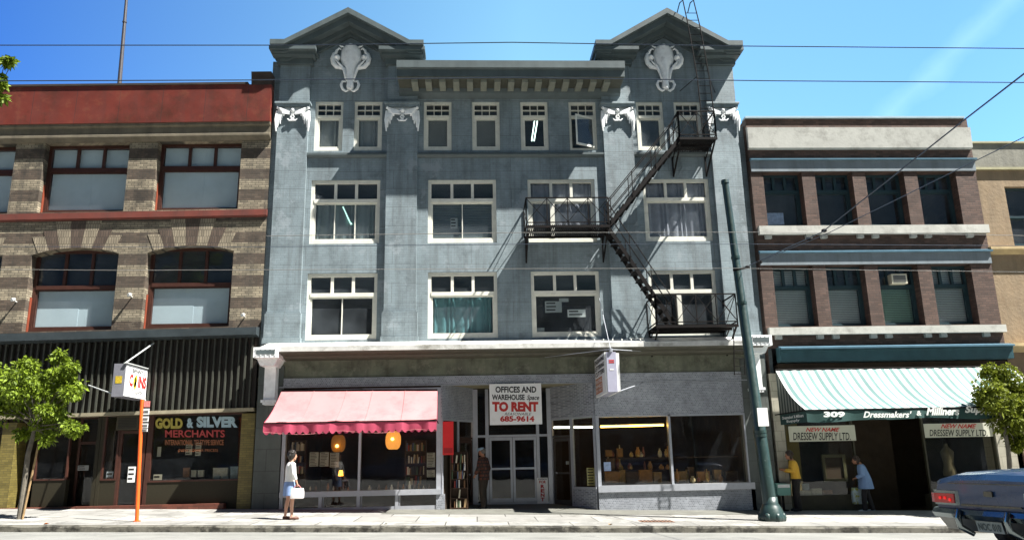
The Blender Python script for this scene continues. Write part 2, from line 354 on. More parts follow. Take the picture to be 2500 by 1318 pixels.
# ================================================================ window builder
def win(parent, x0, x1, z0, z1, Y, mt, fr=.075, transom=None, tv=0, th=0, bv=0, bvx=None, glassm=None, room=None, cover=None, top_cover=None, proud=.045, sash=.05, tr_h=.09, deep=.5, name='window'):
    """frame mesh + pane + (curtain or blind). transom = fraction of the height taken by the top lights"""
    b = MB(); y0, y1 = Y-proud, Y+.05
    b.box(x0, x0+fr, y0, y1, z0, z1); b.box(x1-fr, x1, y0, y1, z0, z1); b.box(x0+fr, x1-fr, y0, y1, z0, z0+fr*1.15); b.box(x0+fr, x1-fr, y0, y1, z1-fr, z1)
    lo = z0+fr*1.15; xi0, xi1 = x0+fr, x1-fr
    zt = None
    if transom:
        zt = z1-(z1-z0)*transom
        b.box(xi0, xi1, y0-.02, y1, zt-tr_h/2, zt+tr_h/2)
        for i in range(tv):
            x = xi0+(xi1-xi0)*(i+1)/(tv+1); hw = .045 if th == 0 else .012
            b.box(x-hw, x+hw, y0+.012, y1-.01, zt+tr_h/2, z1-fr)
        for i in range(th):
            z = zt+tr_h/2+(z1-fr-zt-tr_h/2)*(i+1)/(th+1); b.box(xi0, xi1, y0+.014, y1-.012, z-.011, z+.011)
    top = (zt-tr_h/2) if zt else z1-fr
    # the lower sash
    if sash:
        s = sash; ya, yb = y0+.02, y1+.02
        b.box(xi0, xi0+s, ya, yb, lo, top); b.box(xi1-s, xi1, ya, yb, lo, top); b.box(xi0+s, xi1-s, ya, yb, lo, lo+s*1.2); b.box(xi0+s, xi1-s, ya, yb, top-s*.8, top)
    for x in (bvx or [xi0+(xi1-xi0)*(i+1)/(bv+1) for i in range(bv)]): b.box(x-.014, x+.014, y0+.03, y1, lo+(sash or 0), top-(sash or 0)*.8)
    f = b.build(name, mt, parent)
    MB().quad((xi0, Y+.03, lo), (xi1, Y+.03, lo), (xi1, Y+.03, z1-fr), (xi0, Y+.03, z1-fr)).build('pane', glassm or m_glass, f)
    def hang(kind, za, zb, m_, xa=xi0, xb=xi1):
        c = MB()
        if kind == 'blind':
            n = max(3, int((zb-za)/.055))
            for i in range(n):
                z = za+(zb-za)*i/n; c.quad((xa, Y+.10, z), (xb, Y+.10, z), (xb, Y+.125, z+(zb-za)/n*.86), (xa, Y+.125, z+(zb-za)/n*.86))
        elif kind == 'curtain':
            n = int((xb-xa)/.035); 
            for i in range(n):
                a = xa+(xb-xa)*i/n; d = xa+(xb-xa)*(i+1)/n
                ya = Y+.14+.035*math.sin(i*1.15+math.sin(i*.37)*2); yb = Y+.14+.035*math.sin((i+1)*1.15+math.sin((i+1)*.37)*2)
                c.quad((a, ya, za), (d, yb, za), (d, yb, zb), (a, ya, zb))
        else:
            xm_ = xa+(xb-xa)*.53
            c.box(xa, xm_-.006, Y+.09, Y+.10, za, zb)
            c.box(xm_-.008, xb, Y+.097, Y+.108, za, zb)
        c.build(kind, m_, f, smooth=(kind == 'curtain'))
    if cover: hang(cover[0], lo+(zt-lo)*cover[2] if len(cover) > 2 and zt else lo, top if zt else z1-fr, cover[1])
    if top_cover and zt: hang(top_cover[0], zt+tr_h/2, z1-fr, top_cover[1])
    return f
m_curt_g = mat('grey_curtain_cloth', (.32, .33, .33), .9, .1)
m_curt_t = mat('teal_curtain_cloth', (.09, .22, .24), .9, .1)
m_curt_m = mat('mauve_grey_curtain', (.31, .30, .35), .9, .12)
m_curt_b = mat('brown_roller_blind', (.19, .18, .165), .85, .1)
m_blind_d = mat('dark_slat_blind', (.20, .24, .25), .7, .1)
# ================================================================ the grey office building
gb = thing('grey_office_building', 'four storey grey painted brick office building with two pediments and white ox-skull ornaments', 'building', (1.2, 0, 0))
P = [(WX(652, 758, -.12), WX(731.5, 758, -.12)), (WX(944.5, 340, -.12), WX(1019, 340, -.12)), (WX(1474, 340, -.12), WX(1546, 340, -.12)), (WX(1741, 412, -.12), WX(1810.5, 412, -.12))]
GL, GR = P[0][0]-.28, P[3][1]+.02
ROOF = WZ(1250, 150, 0)-.05
YW = .10
FR4 = [(773,255,835,373), (866.7,252.6,933,373), (1035,251,1103,371.6), (1151,250,1222,371.6), (1268,251,1340.8,370), (1386,251,1458.7,369), (1552,253.4,1622,371.4), (1643,253,1716,371)]
FR3 = [(761.8,443,927,594.5), (1045,440,1213.6,594.5), (1286.9,439.5,1457,592), (1567.4,439.7,1738,589)]
FR2 = [(750.8,666.5,921.4,830), (1045,665.4,1216,822), (1295.9,664.2,1467,819), (1581.8,661.7,1755,815)]
Z4 = (WZ(1250, 370.5, YW), WZ(1250, 252, YW)); Z3 = (WZ(1250, 594, YW), WZ(1250, 441, YW)); Z2 = (WZ(1250, 825, YW), WZ(1250, 665, YW))
def cols(fr, zz): return [(WX(a, b_, YW), WX(c, d, YW), zz[0], zz[1]) for a, b_, c, d in fr]
o4, o3, o2 = cols(FR4, Z4), cols(FR3, Z3), cols(FR2, Z2)
for g in (o2, o3):       # one width for all the wide windows
    wd = sum(o[1]-o[0] for o in g)/4
    for i, o in enumerate(g): c = (o[0]+o[1])/2; g[i] = (c-wd/2, c+wd/2, o[2], o[3])
zt4 = sum(o[1]-o[0] for o in o4)/8
o4 = [((o[0]+o[1])/2-zt4/2, (o[0]+o[1])/2+zt4/2, o[2], o[3]) for o in o4]
ZL = WZ(1250, 832, 0)      # top of the ledge at the wall
SHOPT = WZ(1250, 937, -.12)
b = MB(); b.wall(GL, GR, ZL-.6, ROOF, 0, o4+o3+o2, .24)
b.quad((GL, 0, ZL-.6), (GL, 0, ROOF), (GL, 14, ROOF), (GL, 14, ZL-.6)); b.quad((GR, 0, -1), (GR, 14, -1), (GR, 14, ROOF), (GR, 0, ROOF))
b.quad((GL, 14, -1), (GL, 14, ROOF), (GR, 14, ROOF), (GR, 14, -1)); b.quad((GL, .0, ROOF), (GR, .0, ROOF), (GR, 14, ROOF), (GL, 14, ROOF))
# recessed strip by the neighbour on the right
b.quad((GR, .2, -1), (GR+.5, .2, -1), (GR+.5, .2, 12.2), (GR, .2, 12.2))
b.build('wall', m_grey, gb)
# dim rooms behind the upper windows: floors, a back wall and partitions
b = MB()
for z in (ZL-.3, Z3[0]-.75, Z4[0]-.8, ROOF-.3): b.box(GL+.1, GR-.1, .45, 6.5, z-.06, z)
b.quad((GL+.1, 6.5, ZL-.4), (GR-.1, 6.5, ZL-.4), (GR-.1, 6.5, ROOF-.1), (GL+.1, 6.5, ROOF-.1))
for x in (P[1][0], P[2][1], (o3[1][1]+o3[2][0])/2): b.box(x-.05, x+.05, .4, 6.5, ZL-.3, ROOF-.3)
b.build('office_rooms', m_room, gb)
# pilasters with plinths, abacus and the upper piece
zc = WZ(1250, 262, -.2); zab = WZ(1250, 249, -.26); zbase = WZ(650, 765, -.2)
ztop_g = WZ(857, 118, -.12)
for i, (a, d) in enumerate(P):
    b = MB(); b.box(a, d, -.12, .0, zbase, ztop_g if i in (0, 3) else ztop_g)
    b.box(a-.05, d+.05, -.2, .0, ZL-.02, zbase); b.box(a-.08, d+.08, -.23, .0, ZL-.02, ZL+.16); b.box(a-.02, d+.02, -.16, 0, zbase, zbase+.07)
    b.box(a-.04, d+.04, -.24, 0, zc, zab-.06); b.box(a-.08, d+.08, -.29, 0, zab-.06, zab)
    b.build('pilaster', m_grey, gb)
# winged ornaments on the pilasters
def capital(a, d):
    b = MB(); cx = (a+d)/2; w = (d-a)/2; z0 = WZ(1250, 318, -.2); z1 = zc; h = z1-z0
    for s in (-1, 1):
        for k in range(7):      # wing feathers
            f = k/6; b.tube([(cx+s*.08, -.2, z1-.13-.02*k), (cx+s*(.12+.30*w/.5*(1-f*.35)), -.23, z1-.05-.03*k), (cx+s*(w+.03)*(1-f*.3), -.2, z1-.02-.045*k)], [.02, .028, .015], 6)
        b.tube([(cx+s*(w-.02), -.2, z1-.03), (cx+s*(w+.02), -.22, z1-.02)], [.05, .05], 8)
        for k in range(5):      # hanging drapery
            x = cx+s*(w+.02-.06*k); ln = h*(1.0-.16*k); b.tube([(x, -.16, z1-.12), (x+s*.02, -.20, z1-.12-ln*.4), (x+s*(.0+.02*(k % 2)), -.17, z1-.02-ln)], [.035, .048, .02], 6)
        pts = [(cx+s*.06*math.sin(t*.9+1.2), -.19, z1-.2-.035*t) for t in range(8)]      # entwined snakes
        b.tube(pts, .022, 6)
        b.tube([(cx, -.18, z1-.46), (cx+s*.1, -.2, z1-.47), (cx+s*.16, -.2, z1-.41)], [.03, .03, .015], 6)
    b.ell((cx, -.19, z1-.11), .09, .05, .09); b.ell((cx, -.23, z1-.11), .05, .03, .05); b.tube([(cx, -.17, z1-.15), (cx, -.17, z1-.48)], .016, 6)
    b.box(a, d, -.14, -.1, z1-.06, z1)
    b.build('capital', m_orn, gb, smooth=True)
for a, d in P: capital(a, d)
# gables: wall, pediment cornice, returns, ox-skull cartouche
def gable(pxs, apex, l0, l1, r1, r0, pi):
    Yc = -.76
    A = PY(*apex, Yc); L0 = PY(*l0, Yc); L1 = PY(*l1, Yc); R1 = PY(*r1, Yc); R0 = PY(*r0, Yc)
    ez = (L0.z+R0.z)/2; cx = (L1.x+R1.x)/2; half = (R1.x-L1.x)/2; end = max(R0.x-cx, cx-L0.x)
    pa, pb = P[pi][0], P[pi+1][1]
    cx = (pa+pb)/2; end = (pb-pa)/2+.22
    az = A.z
    def path(dz, inset): return [(cx-end+inset, ez-dz), (cx-half+inset*.3, ez-dz), (cx, az-dz*1.16), (cx+half-inset*.3, ez-dz), (cx+end-inset, ez-dz)]
    b = MB(); W_ = [(cx-(pb-pa)/2-.06, Z4[1]+.06), (cx+(pb-pa)/2+.06, Z4[1]+.06), (cx+(pb-pa)/2+.06, ez-.1), (cx+half*.98, ez-.1), (cx, az-.14), (cx-half*.98, ez-.1), (cx-(pb-pa)/2-.06, ez-.1)]
    b.prism(W_, -.012, 2.6); b.build('gable_wall', m_grey, gb)
    b = MB()
    for y, t0, t1, ins in ((-.76, 0, .17, 0), (-.60, .17, .36, .06), (-.30, .36, .50, .22), (-.13, .50, .60, .36)):
        o_ = path(t0, ins); i_ = path(t1, ins)
        for k in (1, 2): b.prism([i_[k], i_[k+1], o_[k+1], o_[k]], y, 2.6 if t0 == 0 else -.0)
        for k, (e, f) in enumerate(((0, 1), (3, 4))):
            xa, xb = o_[e][0], o_[f][0]
            b.box(xa, xb, y, 2.6 if t0 == 0 else 0, ez-t1, ez-t0)
    # horizontal returns over the pilasters
    for (x0, x1) in ((P[pi][0], P[pi][1]), (P[pi+1][0], P[pi+1][1])):
        for y, t0, t1, ex in ((-.68, .18, .30, .26), (-.50, .30, .40, .18), (-.25, .40, .60, .09)):
            b.box(x0-ex+.003, x1+ex-.003, y, -.02, ez-t1, ez-t0)
    b.build('pediment', m_greytrim, gb)
    return cx, ez, az
def cartouche(cx, pz0, pz1):
    H = pz1-pz0; b = MB()
    # (half width, height) profile of the shield, wide at the top and running down to a snout
    pr = [(.0, .0), (.09, .02), (.12, .09), (.10, .17), (.115, .28), (.14, .40), (.20, .52), (.29, .60), (.33, .68), (.335, .78), (.31, .88), (.26, .95), (.20, .985), (.10, 1.), (0, 1.)]
    n = 9; rg = []
    for (hw, f) in pr[1:-1]:
        ring = []
        for k in range(n): 
            t = -1+2*k/(n-1); ring.append(Vector((cx+hw*H*.63*t, -.05-.20*math.sqrt(max(0, 1-t*t*.92)), pz0+f*H)))
        for k in range(n-1, -1, -1):
            t = -1+2*k/(n-1); ring.append(Vector((cx+hw*H*.63*t, -.02, pz0+f*H)))
        rg.append(ring)
    b.rings(rg)
    for s in (-1, 1):
        u = lambda x, f, y=-.12: (cx+s*x*H*.66, y, pz0+f*H)
        b.tube([u(.10, .20), u(.135, .33), u(.20, .47), u(.30, .50), u(.42, .52), u(.52, .60), u(.555, .70), u(.52, .80), u(.46, .84)], [.03, .05, .06, .07, .085, .085, .08, .06, .04], 8)
        b.tube([u(.13, .22, -.18), u(.17, .36, -.18), u(.24, .50, -.2), u(.36, .58, -.2), u(.45, .66, -.2)], [.02, .03, .035, .035, .02], 6)
        b.ell(u(.42, .72), .11, .11, .11); b.ell(u(.42, .72, -.22), .045, .05, .045)
        b.tube([u(.46, .80), u(.44, .88), u(.36, .93), u(.30, .9)], [.05, .045, .035, .025], 6)
        b.tube([u(.22, .96), u(.30, .97), u(.36, 1.0)], [.03, .035, .02], 6)
        b.tube([u(.12, .19), u(.23, .20), u(.27, .12), u(.22, .03), u(.12, -.02), u(.05, .0)], [.03, .045, .05, .045, .04, .03], 8)
    b.ell((cx, -.22, pz0+.02*H), .05, .05, .04)
    b.build('cartouche', m_orn, gb, smooth=2)
g1 = gable(None, (858, 18), (670, 98), (700, 99), (1006, 96), (1040, 95), 0)
g2 = gable(None, (1617, 19), (1443, 96), (1476, 97), (1765, 101), (1800, 100), 2)
cartouche(WX(856, 165, -.1), WZ(856, 220, -.15), WZ(856, 110, -.15))
cartouche(WX(1622, 165, -.1), WZ(1622, 219, -.15), WZ(1622, 111, -.15))
# cornice of the middle part
cz = WZ(1250, 148, -1.19); c1 = WZ(1250, 165, -1.19); c2 = WZ(1250, 187, -1.08); xa, xb = WX(968, 150, -1.19), WX(1525, 148, -1.19)
b = MB(); b.prismx([(-1.19, cz), (-1.19, c1), (-1.08, c1-.02), (-1.08, c2), (-.30, c2), (-.24, c2-.16), (-.08, c2-.24), (0, c2-.27), (0, cz+.05), (-.4, cz+.05)], xa, xb)
b.build('cornice', m_greytrim, gb)
MB().box(xa+.03, xb-.03, -1.05, -.28, c2-.015, c2-.004).build('soffit', mat('painted_soffit_shade', (.07, .072, .055), .7, .2, 2), gb)  # thin dark sheet: the shade under the cornice is put into its colour
n = 15
b = MB()
for i in range(n):
    x = xa+.55+(xb-xa-1.1)*i/(n-1); b.box(x-.1, x+.1, -.92, -.27, c2-.12, c2+.003)
b.build_each('modillion', mat('pale_modillion_paint', (.19, .20, .165), .6, .15, 3), gb)
# string courses under the top windows
b = MB()
for i in range(3):
    x0, x1 = P[i][1], P[i+1][0]; z = WZ(1250, 372.5, -.1); b.prismx([(-.11, z), (-.11, z-.07), (-.05, z-.14), (0, z-.14), (0, z+.03)], x0, x1)
b.build_each('string_course', m_greytrim, gb)
# windows
covers4 = [('curtain', m_curt_g), ('curtain', m_curt_g), ('roller_blind', m_curt_b), ('roller_blind', m_curt_b), None, None, ('roller_blind', m_room, .0), ('curtain', m_curt_g)]
for i, (x0, x1, z0, z1) in enumerate(o4):
    if i == 5: continue
    win(gb, x0, x1, z0, z1, YW, m_white, .085, transom=.30, tv=2, th=1, cover=covers4[i], sash=.06)
# the one with its lower casement swung open
x0, x1, z0, z1 = o4[5]
f = win(gb, x0, x1, z0, z1, YW, m_white, .085, transom=.30, tv=2, th=1, sash=0)
zt = z1-(z1-z0)*.30-.05; b = MB(); ang = math.radians(28); L_ = x1-x0-.17
def hinge(u, y, z): return (x1-.085-u*math.cos(ang)+y*math.sin(ang)*0, YW-.05-u*math.sin(ang)+y, z)
for (u0, u1, za, zb) in ((0, .06, z0+.1, zt), (L_-.06, L_, z0+.1, zt), (.06, L_-.06, z0+.1, z0+.17), (.06, L_-.06, zt-.06, zt)):
    vs = [hinge(u, y, z) for u in (u0, u1) for y in (-.02, .02) for z in (za, zb)]
    b.add(vs, [(0,1,3,2),(4,6,7,5),(0,4,5,1),(2,3,7,6),(0,2,6,4),(1,5,7,3)])
cs = b.build('open_sash', m_white, f)
MB().quad(hinge(.06, 0, z0+.17), hinge(L_-.06, 0, z0+.17), hinge(L_-.06, 0, zt-.06), hinge(.06, 0, zt-.06)).build('pane', m_glass, gb)
k3 = dict(fr=.10, transom=.325, tv=2, tr_h=.12, sash=.05)
def fx(o, f): return o[0]+(o[1]-o[0])*f
win(gb, *o3[0], YW, m_white, bvx=[fx(o3[0], .345), fx(o3[0], .64)], cover=('curtain', m_blind_d), **k3)
win(gb, *o3[1], YW, m_white, bvx=[fx(o3[1], .5)], cover=('blind', m_blind_d), **k3)
win(gb, *o3[2], YW, m_white, bvx=None, cover=('curtain', m_curt_m, .35), top_cover=('curtain', m_curt_m), **k3)
win(gb, *o3[3], YW, m_white, bvx=None, cover=('curtain', m_curt_m), top_cover=('curtain', m_curt_m), **k3)
win(gb, *o2[0], YW, m_white, bvx=[fx(o2[0], .5)], **k3)
win(gb, *o2[1], YW, m_white, cover=('curtain', m_curt_t), **k3)
win(gb, *o2[2], YW, m_white, **k3)
win(gb, *o2[3], YW, m_white, cover=None, **k3)
for o, f0 in ((o3[2], .36), (o2[3], .44)):     # wide mullion of the fire-escape doors
    x = fx(o, f0); zt = o[3]-(o[3]-o[2])*.325; MB().box(x-.07, x+.07, YW-.05, YW+.06, o[2]+.17, zt-.07).build('mullion', m_white, gb)
# ledge over the shops, frieze and mosaic band
lx0, lx1 = WX(640, 845, -.9), WX(1862, 842, -.9)
zl0 = WZ(1250, 838, -1.06); zl1 = WZ(1250, 850, -1.06); zf = WZ(1250, 868, -.3); zb0 = WZ(1250, 915, -.13); zb1 = WZ(1250, 936, -.13)
b = MB(); b.prismx([(-1.06, zl0), (-1.06, zl1), (0, zl1), (0, ZL+.02), (-.2, ZL)], lx0, lx1); b.build('ledge_flashing', m_ledgew, gb)
m_mould = mat('brown_grey_moulding', (.075, .072, .052), .6, .2, 2, streak=.4)
b = MB(); b.prismx([(-1.03, zl1), (-1.0, zl1-.05), (-.5, zl1-.07), (-.46, zl1-.13), (-.2, zl1-.16), (0, zl1-.16), (0, zl1)], lx0+.02, lx1-.02); b.build('ledge_moulding', m_mould, gb)
fx0, fx1 = WX(684, 890, -.15), WX(1822, 890, -.15)
b = MB(); b.box(fx0-.3, fx1+.3, -.10, .2, zb0, zl1-.12); b.build('frieze', m_frieze, gb)
b = MB(); b.box(fx0, fx1, -.14, .2, zb1, zb0); b.box(fx0, fx1, -.155, -.13, zb1-.02, zb1+.012); b.build('tile_band', m_tile, gb)
# end consoles
def console(xc, w0, w1, ys, nm):
    y0, y1, y2, y3, y4 = ys
    b = MB(); zz = [WZ(xc if False else 1250, y, -.5) for y in ys]
    b.box(w0-.03, w1+.03, -1.12, -.0, zz[1], zz[0]); b.prism([(w0+.02, zz[1]), (w1-.02, zz[1]), (w1-.12, zz[2]), (w0+.12, zz[2])], -.9, 0)
    b.box(w0+.16, w1-.16, -.5, 0, zz[3], zz[2]); b.box(w0+.10, w1-.10, -.56, 0, zz[3]-.06, zz[3]+.02)
    nn = 4
    for i in range(nn):
        x = w0+.16+(w1-w0-.32)*(i+.5)/nn; b.box(x-.045, x+.045, -.55, -.1, zz[4], zz[3]-.06)
    for i in range(5):
        x = w0+.05+(w1-w0-.1)*i/4
        for z in (zz[0]-.05, zz[1]+.06): b.ell((x, -1.13, z), .02, .02, .02, 6, 4)
    co = b.build('console', m_orn, gb); MB().box(w0+.06, w1-.06, -1.135, -1.115, zz[1]+.09, zz[0]-.08).build('panel', m_greytrim, co)
console(650, WX(624, 855, -1.), WX(679, 855, -1.), (846, 870, 887, 967, 977), 'l')
console(1860, WX(1832, 842, -1.), WX(1880, 842, -1.), (833, 858, 874, 957, 967), 'r')
# piers at both ends of the shop front
GRD = -.6
b = MB(); b.box(WX(621, 1100, -.15), WX(684, 1100, -.15), -.15, .4, GRD, zl1-.3); b.box(WX(1826, 1100, -.15), WX(1888, 1100, -.15), -.15, .4, GRD-.2, zl1-.3)
b.build_each('shop_pier', m_greyc, gb)
# ---------------------------------------------------------------- shop fronts of the grey building
def vbox(b, A, B, z0, z1, t=.05):
    A, B = Vector((A[0], A[1], 0)), Vector((B[0], B[1], 0)); d = (B-A).normalized(); n_ = Vector((d.y, -d.x, 0))*t/2
    vs = [Vector((p.x, p.y, z)) for p in (A-n_, A+n_, B+n_, B-n_) for z in (z0, z1)]
    b.add(vs, [(0,1,3,2),(2,3,5,4),(4,5,7,6),(6,7,1,0),(0,2,4,6),(7,5,3,1)])
def lerp2(A, B, t): return (A[0]+(B[0]-A[0])*t, A[1]+(B[1]-A[1])*t)
def vpane(b, A, B, z0, z1): b.quad((A[0], A[1], z0), (B[0], B[1], z0), (B[0], B[1], z1), (A[0], A[1], z1))
YS = -.10; zt_ = zb1
m_ceil = mat('buff_soffit_paint', (.30, .27, .17), .7, .15, 2)
m_shopw = mat('brown_shop_wall', (.055, .032, .016), .85, .35, 1.5)
m_floor = mat('dark_shop_floor', (.05, .042, .035), .5, .3, 2)
X = lambda px, y=YS, py=1130: WX(px, py, y)
xb0, xb1, xr0, xr1 = X(686), X(1076), X(1458), X(1832)
LB, LC = (X(1117, .8), .8), (X(1155, 1.5), 1.5); RB_, RC = (X(1399, .8), .8), (X(1349, 1.5), 1.5)
LA, RA = (xb1+.02, YS), (xr0-.02, YS)
b = MB()        # one interior shell with partitions
FZ = -.14
b.quad((xb0, 1.5, FZ), (xr1, 1.5, FZ), (xr1, 6, FZ), (xb0, 6, FZ)); b.quad((xb0, YS+.02, FZ), (LB[0], YS+.02, FZ), (LC[0], 1.5, FZ), (xb0, 1.5, FZ)); b.quad((RB_[0], YS+.02, FZ-.1), (xr1, YS+.02, FZ-.1), (xr1, 1.5, FZ-.1), (RC[0], 1.5, FZ-.1))
b.quad((xb0, 6, -.5), (xr1, 6, -.5), (xr1, 6, zt_+.3), (xb0, 6, zt_+.3))
for x in (xb0+.01, LC[0], RC[0], xr1-.01): b.quad((x, 1.5 if x in (LC[0], RC[0]) else .1, -.6), (x, 6, -.6), (x, 6, zt_+.3), (x, 1.5 if x in (LC[0], RC[0]) else .1, zt_+.3))
b.quad((xb0, .2, zt_+.1), (xr1, .2, zt_+.1), (xr1, 6, zt_+.1), (xb0, 6, zt_+.1))
b.build('shop_interior', m_shopw, gb)
MB().quad((xb0, -.14, zb1+.02), (xr0+.3, -.14, zb1+.02), (xr0+.3, 1.7, zb1+.02), (xb0, 1.7, zb1+.02)).build('entrance_soffit', m_ceil, gb)
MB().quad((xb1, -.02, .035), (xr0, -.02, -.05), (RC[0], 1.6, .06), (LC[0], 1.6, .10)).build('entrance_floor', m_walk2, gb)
# bookshop window
def wz(px, py, y=YS): return WZ(px, py, y)
zs0, zs1 = wz(880, 1210), wz(880, 1197); zfoot = gz(-2)
zwt = wz(880, 948)
f = MB()
f.box(xb0, xb0+.10, YS, .1, zfoot-.1, zwt); f.box(xb1-.13, xb1, YS, .1, zs0, zwt); xm = X(877); f.box(xm-.035, xm+.035, YS+.01, .08, zs1, zwt)
f.box(xb0+.1, xb1-.13, YS+.01, .08, zwt-.1, zwt)
f.box(xb0, xb1+.01, YS-.06, .3, zs0, zs1)
for px in (785, 877, 970): x = X(px); f.box(x-.05, x+.05, YS-.01, .1, zfoot-.1, zs0); f.box(x+.075, x+.095, YS-.003, .1, zfoot-.1, zs0)
f.box(xb0+.1, xb1-.1, YS, .08, zfoot-.1, zfoot+.1)
sw = f.build('shop_window', m_alu, gb, label='wide bookshop window with a grey metal frame')
g = MB(); vpane(g, (xb0+.1, YS+.06), (xm-.035, YS+.06), zs1, zwt-.1); vpane(g, (xm+.035, YS+.06), (xb1-.13, YS+.06), zs1, zwt-.1); vpane(g, (xb0+.1, YS+.05), (xb1-.13, YS+.05), zfoot+.1, zs0)
g.build('pane', m_glass_s, sw)
b = MB(); b.box(xb0-.05, xb1+.05, -.05, .3, zwt, zb1); b.box(xb0, xb1-.1, .45, .5, zfoot-.2, zs1-.02); b.box(xb0, xb1-.1, .1, .5, zs1-.03, zs1-.02); b.build_each('header_board', m_dark, gb)
b = MB(); b.box(xb1-.13, xb1+.12, YS-.02, .3, gz(-1)-.1, zs0-.002); b.build('tile_post', m_tile, gb)
# right-hand shop
zr0, zr1, zrt = wz(1640, 1197), wz(1640, 1181), wz(1640, 1011)
b = MB(); b.box(xr0, xr1, YS-.02, .15, zrt, zb1-.022); b.box(xr0, xr1+.06, YS-.05, .3, gz(8)-.2, zr0); b.build('tile_wall', m_tile, gb, label='grey mosaic tiling above and below the right shop window')
f = MB(); xq = X(1640)
f.box(xr0, xr0+.10, YS-.04, .1, zr1, zrt); f.box(xr1-.10, xr1, YS-.04, .1, zr1, zrt); f.box(xq-.035, xq+.035, YS-.03, .08, zr1, zrt); f.box(xr0+.1, xr1-.1, YS-.03, .08, zrt-.05, zrt); f.box(xr0-.01, xr1+.05, YS-.10, .3, zr0, zr1)
sw2 = f.build('shop_window', m_alu, gb, label='wide shop window with pale sill and two large panes')
g = MB(); vpane(g, (xr0+.1, YS+.04), (xq-.035, YS+.04), zr1, zrt-.05); vpane(g, (xq+.035, YS+.04), (xr1-.1, YS+.04), zr1, zrt-.05); g.build('pane', m_glass_s, sw2)
# splayed entrance walls: tiled top, glass and doors below
zsp = wz(1095, 1022, .3); zsr = wz(1425, 1015, .3)
b = MB(); vbox(b, LA, LB, zsp, zb1+.02); vbox(b, LB, LC, zsp, zb1+.02); vbox(b, RA, RB_, zsr, zb1+.02); vbox(b, RB_, RC, zsr, zb1+.02)
zrs = wz(1425, 1188, .3); vbox(b, RA, RB_, -.5, zrs-.06, .08); b.build_each('splayed_tile_wall', m_tile, gb)
f = MB(); 
for A, B, zz in ((LA, LB, zsp), (LB, LC, zsp), (RA, RB_, zsr), (RB_, RC, zsr)):
    vbox(f, A, lerp2(A, B, .06), -.3, zz, .07); vbox(f, lerp2(A, B, .94), B, -.3, zz, .07); vbox(f, lerp2(A, B, .06), lerp2(A, B, .94), zz-.06, zz, .07)
vbox(f, RA, RB_, zrs-.06, zrs, .12)
fs_ = [MB(), MB()]
for vi in range(0, len(f.v), 8):
    t_ = fs_[0 if sum(p.x for p in f.v[vi:vi+8])/8 < (LC[0]+RC[0])/2 else 1]; t_.add(f.v[vi:vi+8], [(0,1,3,2),(2,3,5,4),(4,5,7,6),(6,7,1,0),(0,2,4,6),(7,5,3,1)])
for t_ in fs_: t_.build('entrance_frame', m_alu, gb)
g = MB(); vpane(g, lerp2(RA, RB_, .06), lerp2(RA, RB_, .94), zrs, zsr-.06); g.build('angled_pane', m_glass_s, gb)
b = MB(); vbox(b, lerp2(LA, LB, .06), lerp2(LA, LB, .94), 0, zsp-.06, .03); b.build('dark_side_panel', m_dark, gb)
def shop_door(A, B, ztop, mt, nm):
    zd = 2.05
    f = MB(); a, c = lerp2(A, B, .08), lerp2(A, B, .92)
    vbox(f, a, lerp2(a, c, .10), .0, zd, .045); vbox(f, lerp2(a, c, .90), c, .0, zd, .045); vbox(f, lerp2(a, c, .1), lerp2(a, c, .9), .0, .18, .045); vbox(f, lerp2(a, c, .1), lerp2(a, c, .9), zd-.1, zd, .045); vbox(f, lerp2(a, c, .1), lerp2(a, c, .9), .95, 1.0, .06)
    vbox(f, a, c, zd+.02, zd+.08, .06)
    d = f.build(nm, mt, gb); g = MB(); vpane(g, lerp2(a, c, .1), lerp2(a, c, .9), .18, zd-.1); vpane(g, a, c, zd+.08, ztop-.06); g.build('pane', m_glass_s, d)
    h = MB(); p = lerp2(a, c, .86); h.tube([(p[0], p[1]-.06, .98), (p[0]-.03, p[1]-.1, 1.0)], .025, 6); h.build('handle', m_alu, d)
shop_door(LB, LC, zsp, mat('dark_wood_door', (.045, .02, .012), .5, .3, 4), 'door'); shop_door(RB_, RC, zsr, mat('brown_metal_door', (.06, .055, .05), .4, .2, 4), 'door')
# lobby screen with double doors at the back of the entrance
YB = 1.5; bx = lambda px: WX(px, 1130, YB); bz = lambda py: WZ(1250, py, YB)
zd0, zdt, ztr = .1, bz(1066), bz(949)
f = MB()
for a, c in ((1155, 1167), (1186, 1194), (1311, 1318), (1338, 1348)): f.box(bx(a), bx(c), YB-.06, YB+.06, zd0, ztr)
f.box(bx(1167), bx(1338), YB-.05, YB+.05, zdt, zdt+.07); f.box(bx(1155), bx(1348), YB-.07, YB+.07, zd0-.12, zd0+.02)
scr = f.build('lobby_screen', m_alu, gb)
g = MB()
for a, c in ((1167, 1186), (1318, 1338)): g.quad((bx(a), YB, zd0), (bx(c), YB, zd0), (bx(c), YB, ztr), (bx(a), YB, ztr))
g.quad((bx(1194), YB, zdt+.07), (bx(1311), YB, zdt+.07), (bx(1311), YB, ztr), (bx(1194), YB, ztr)); g.build('pane', m_glass_s, scr)
xm_ = bx(1252)
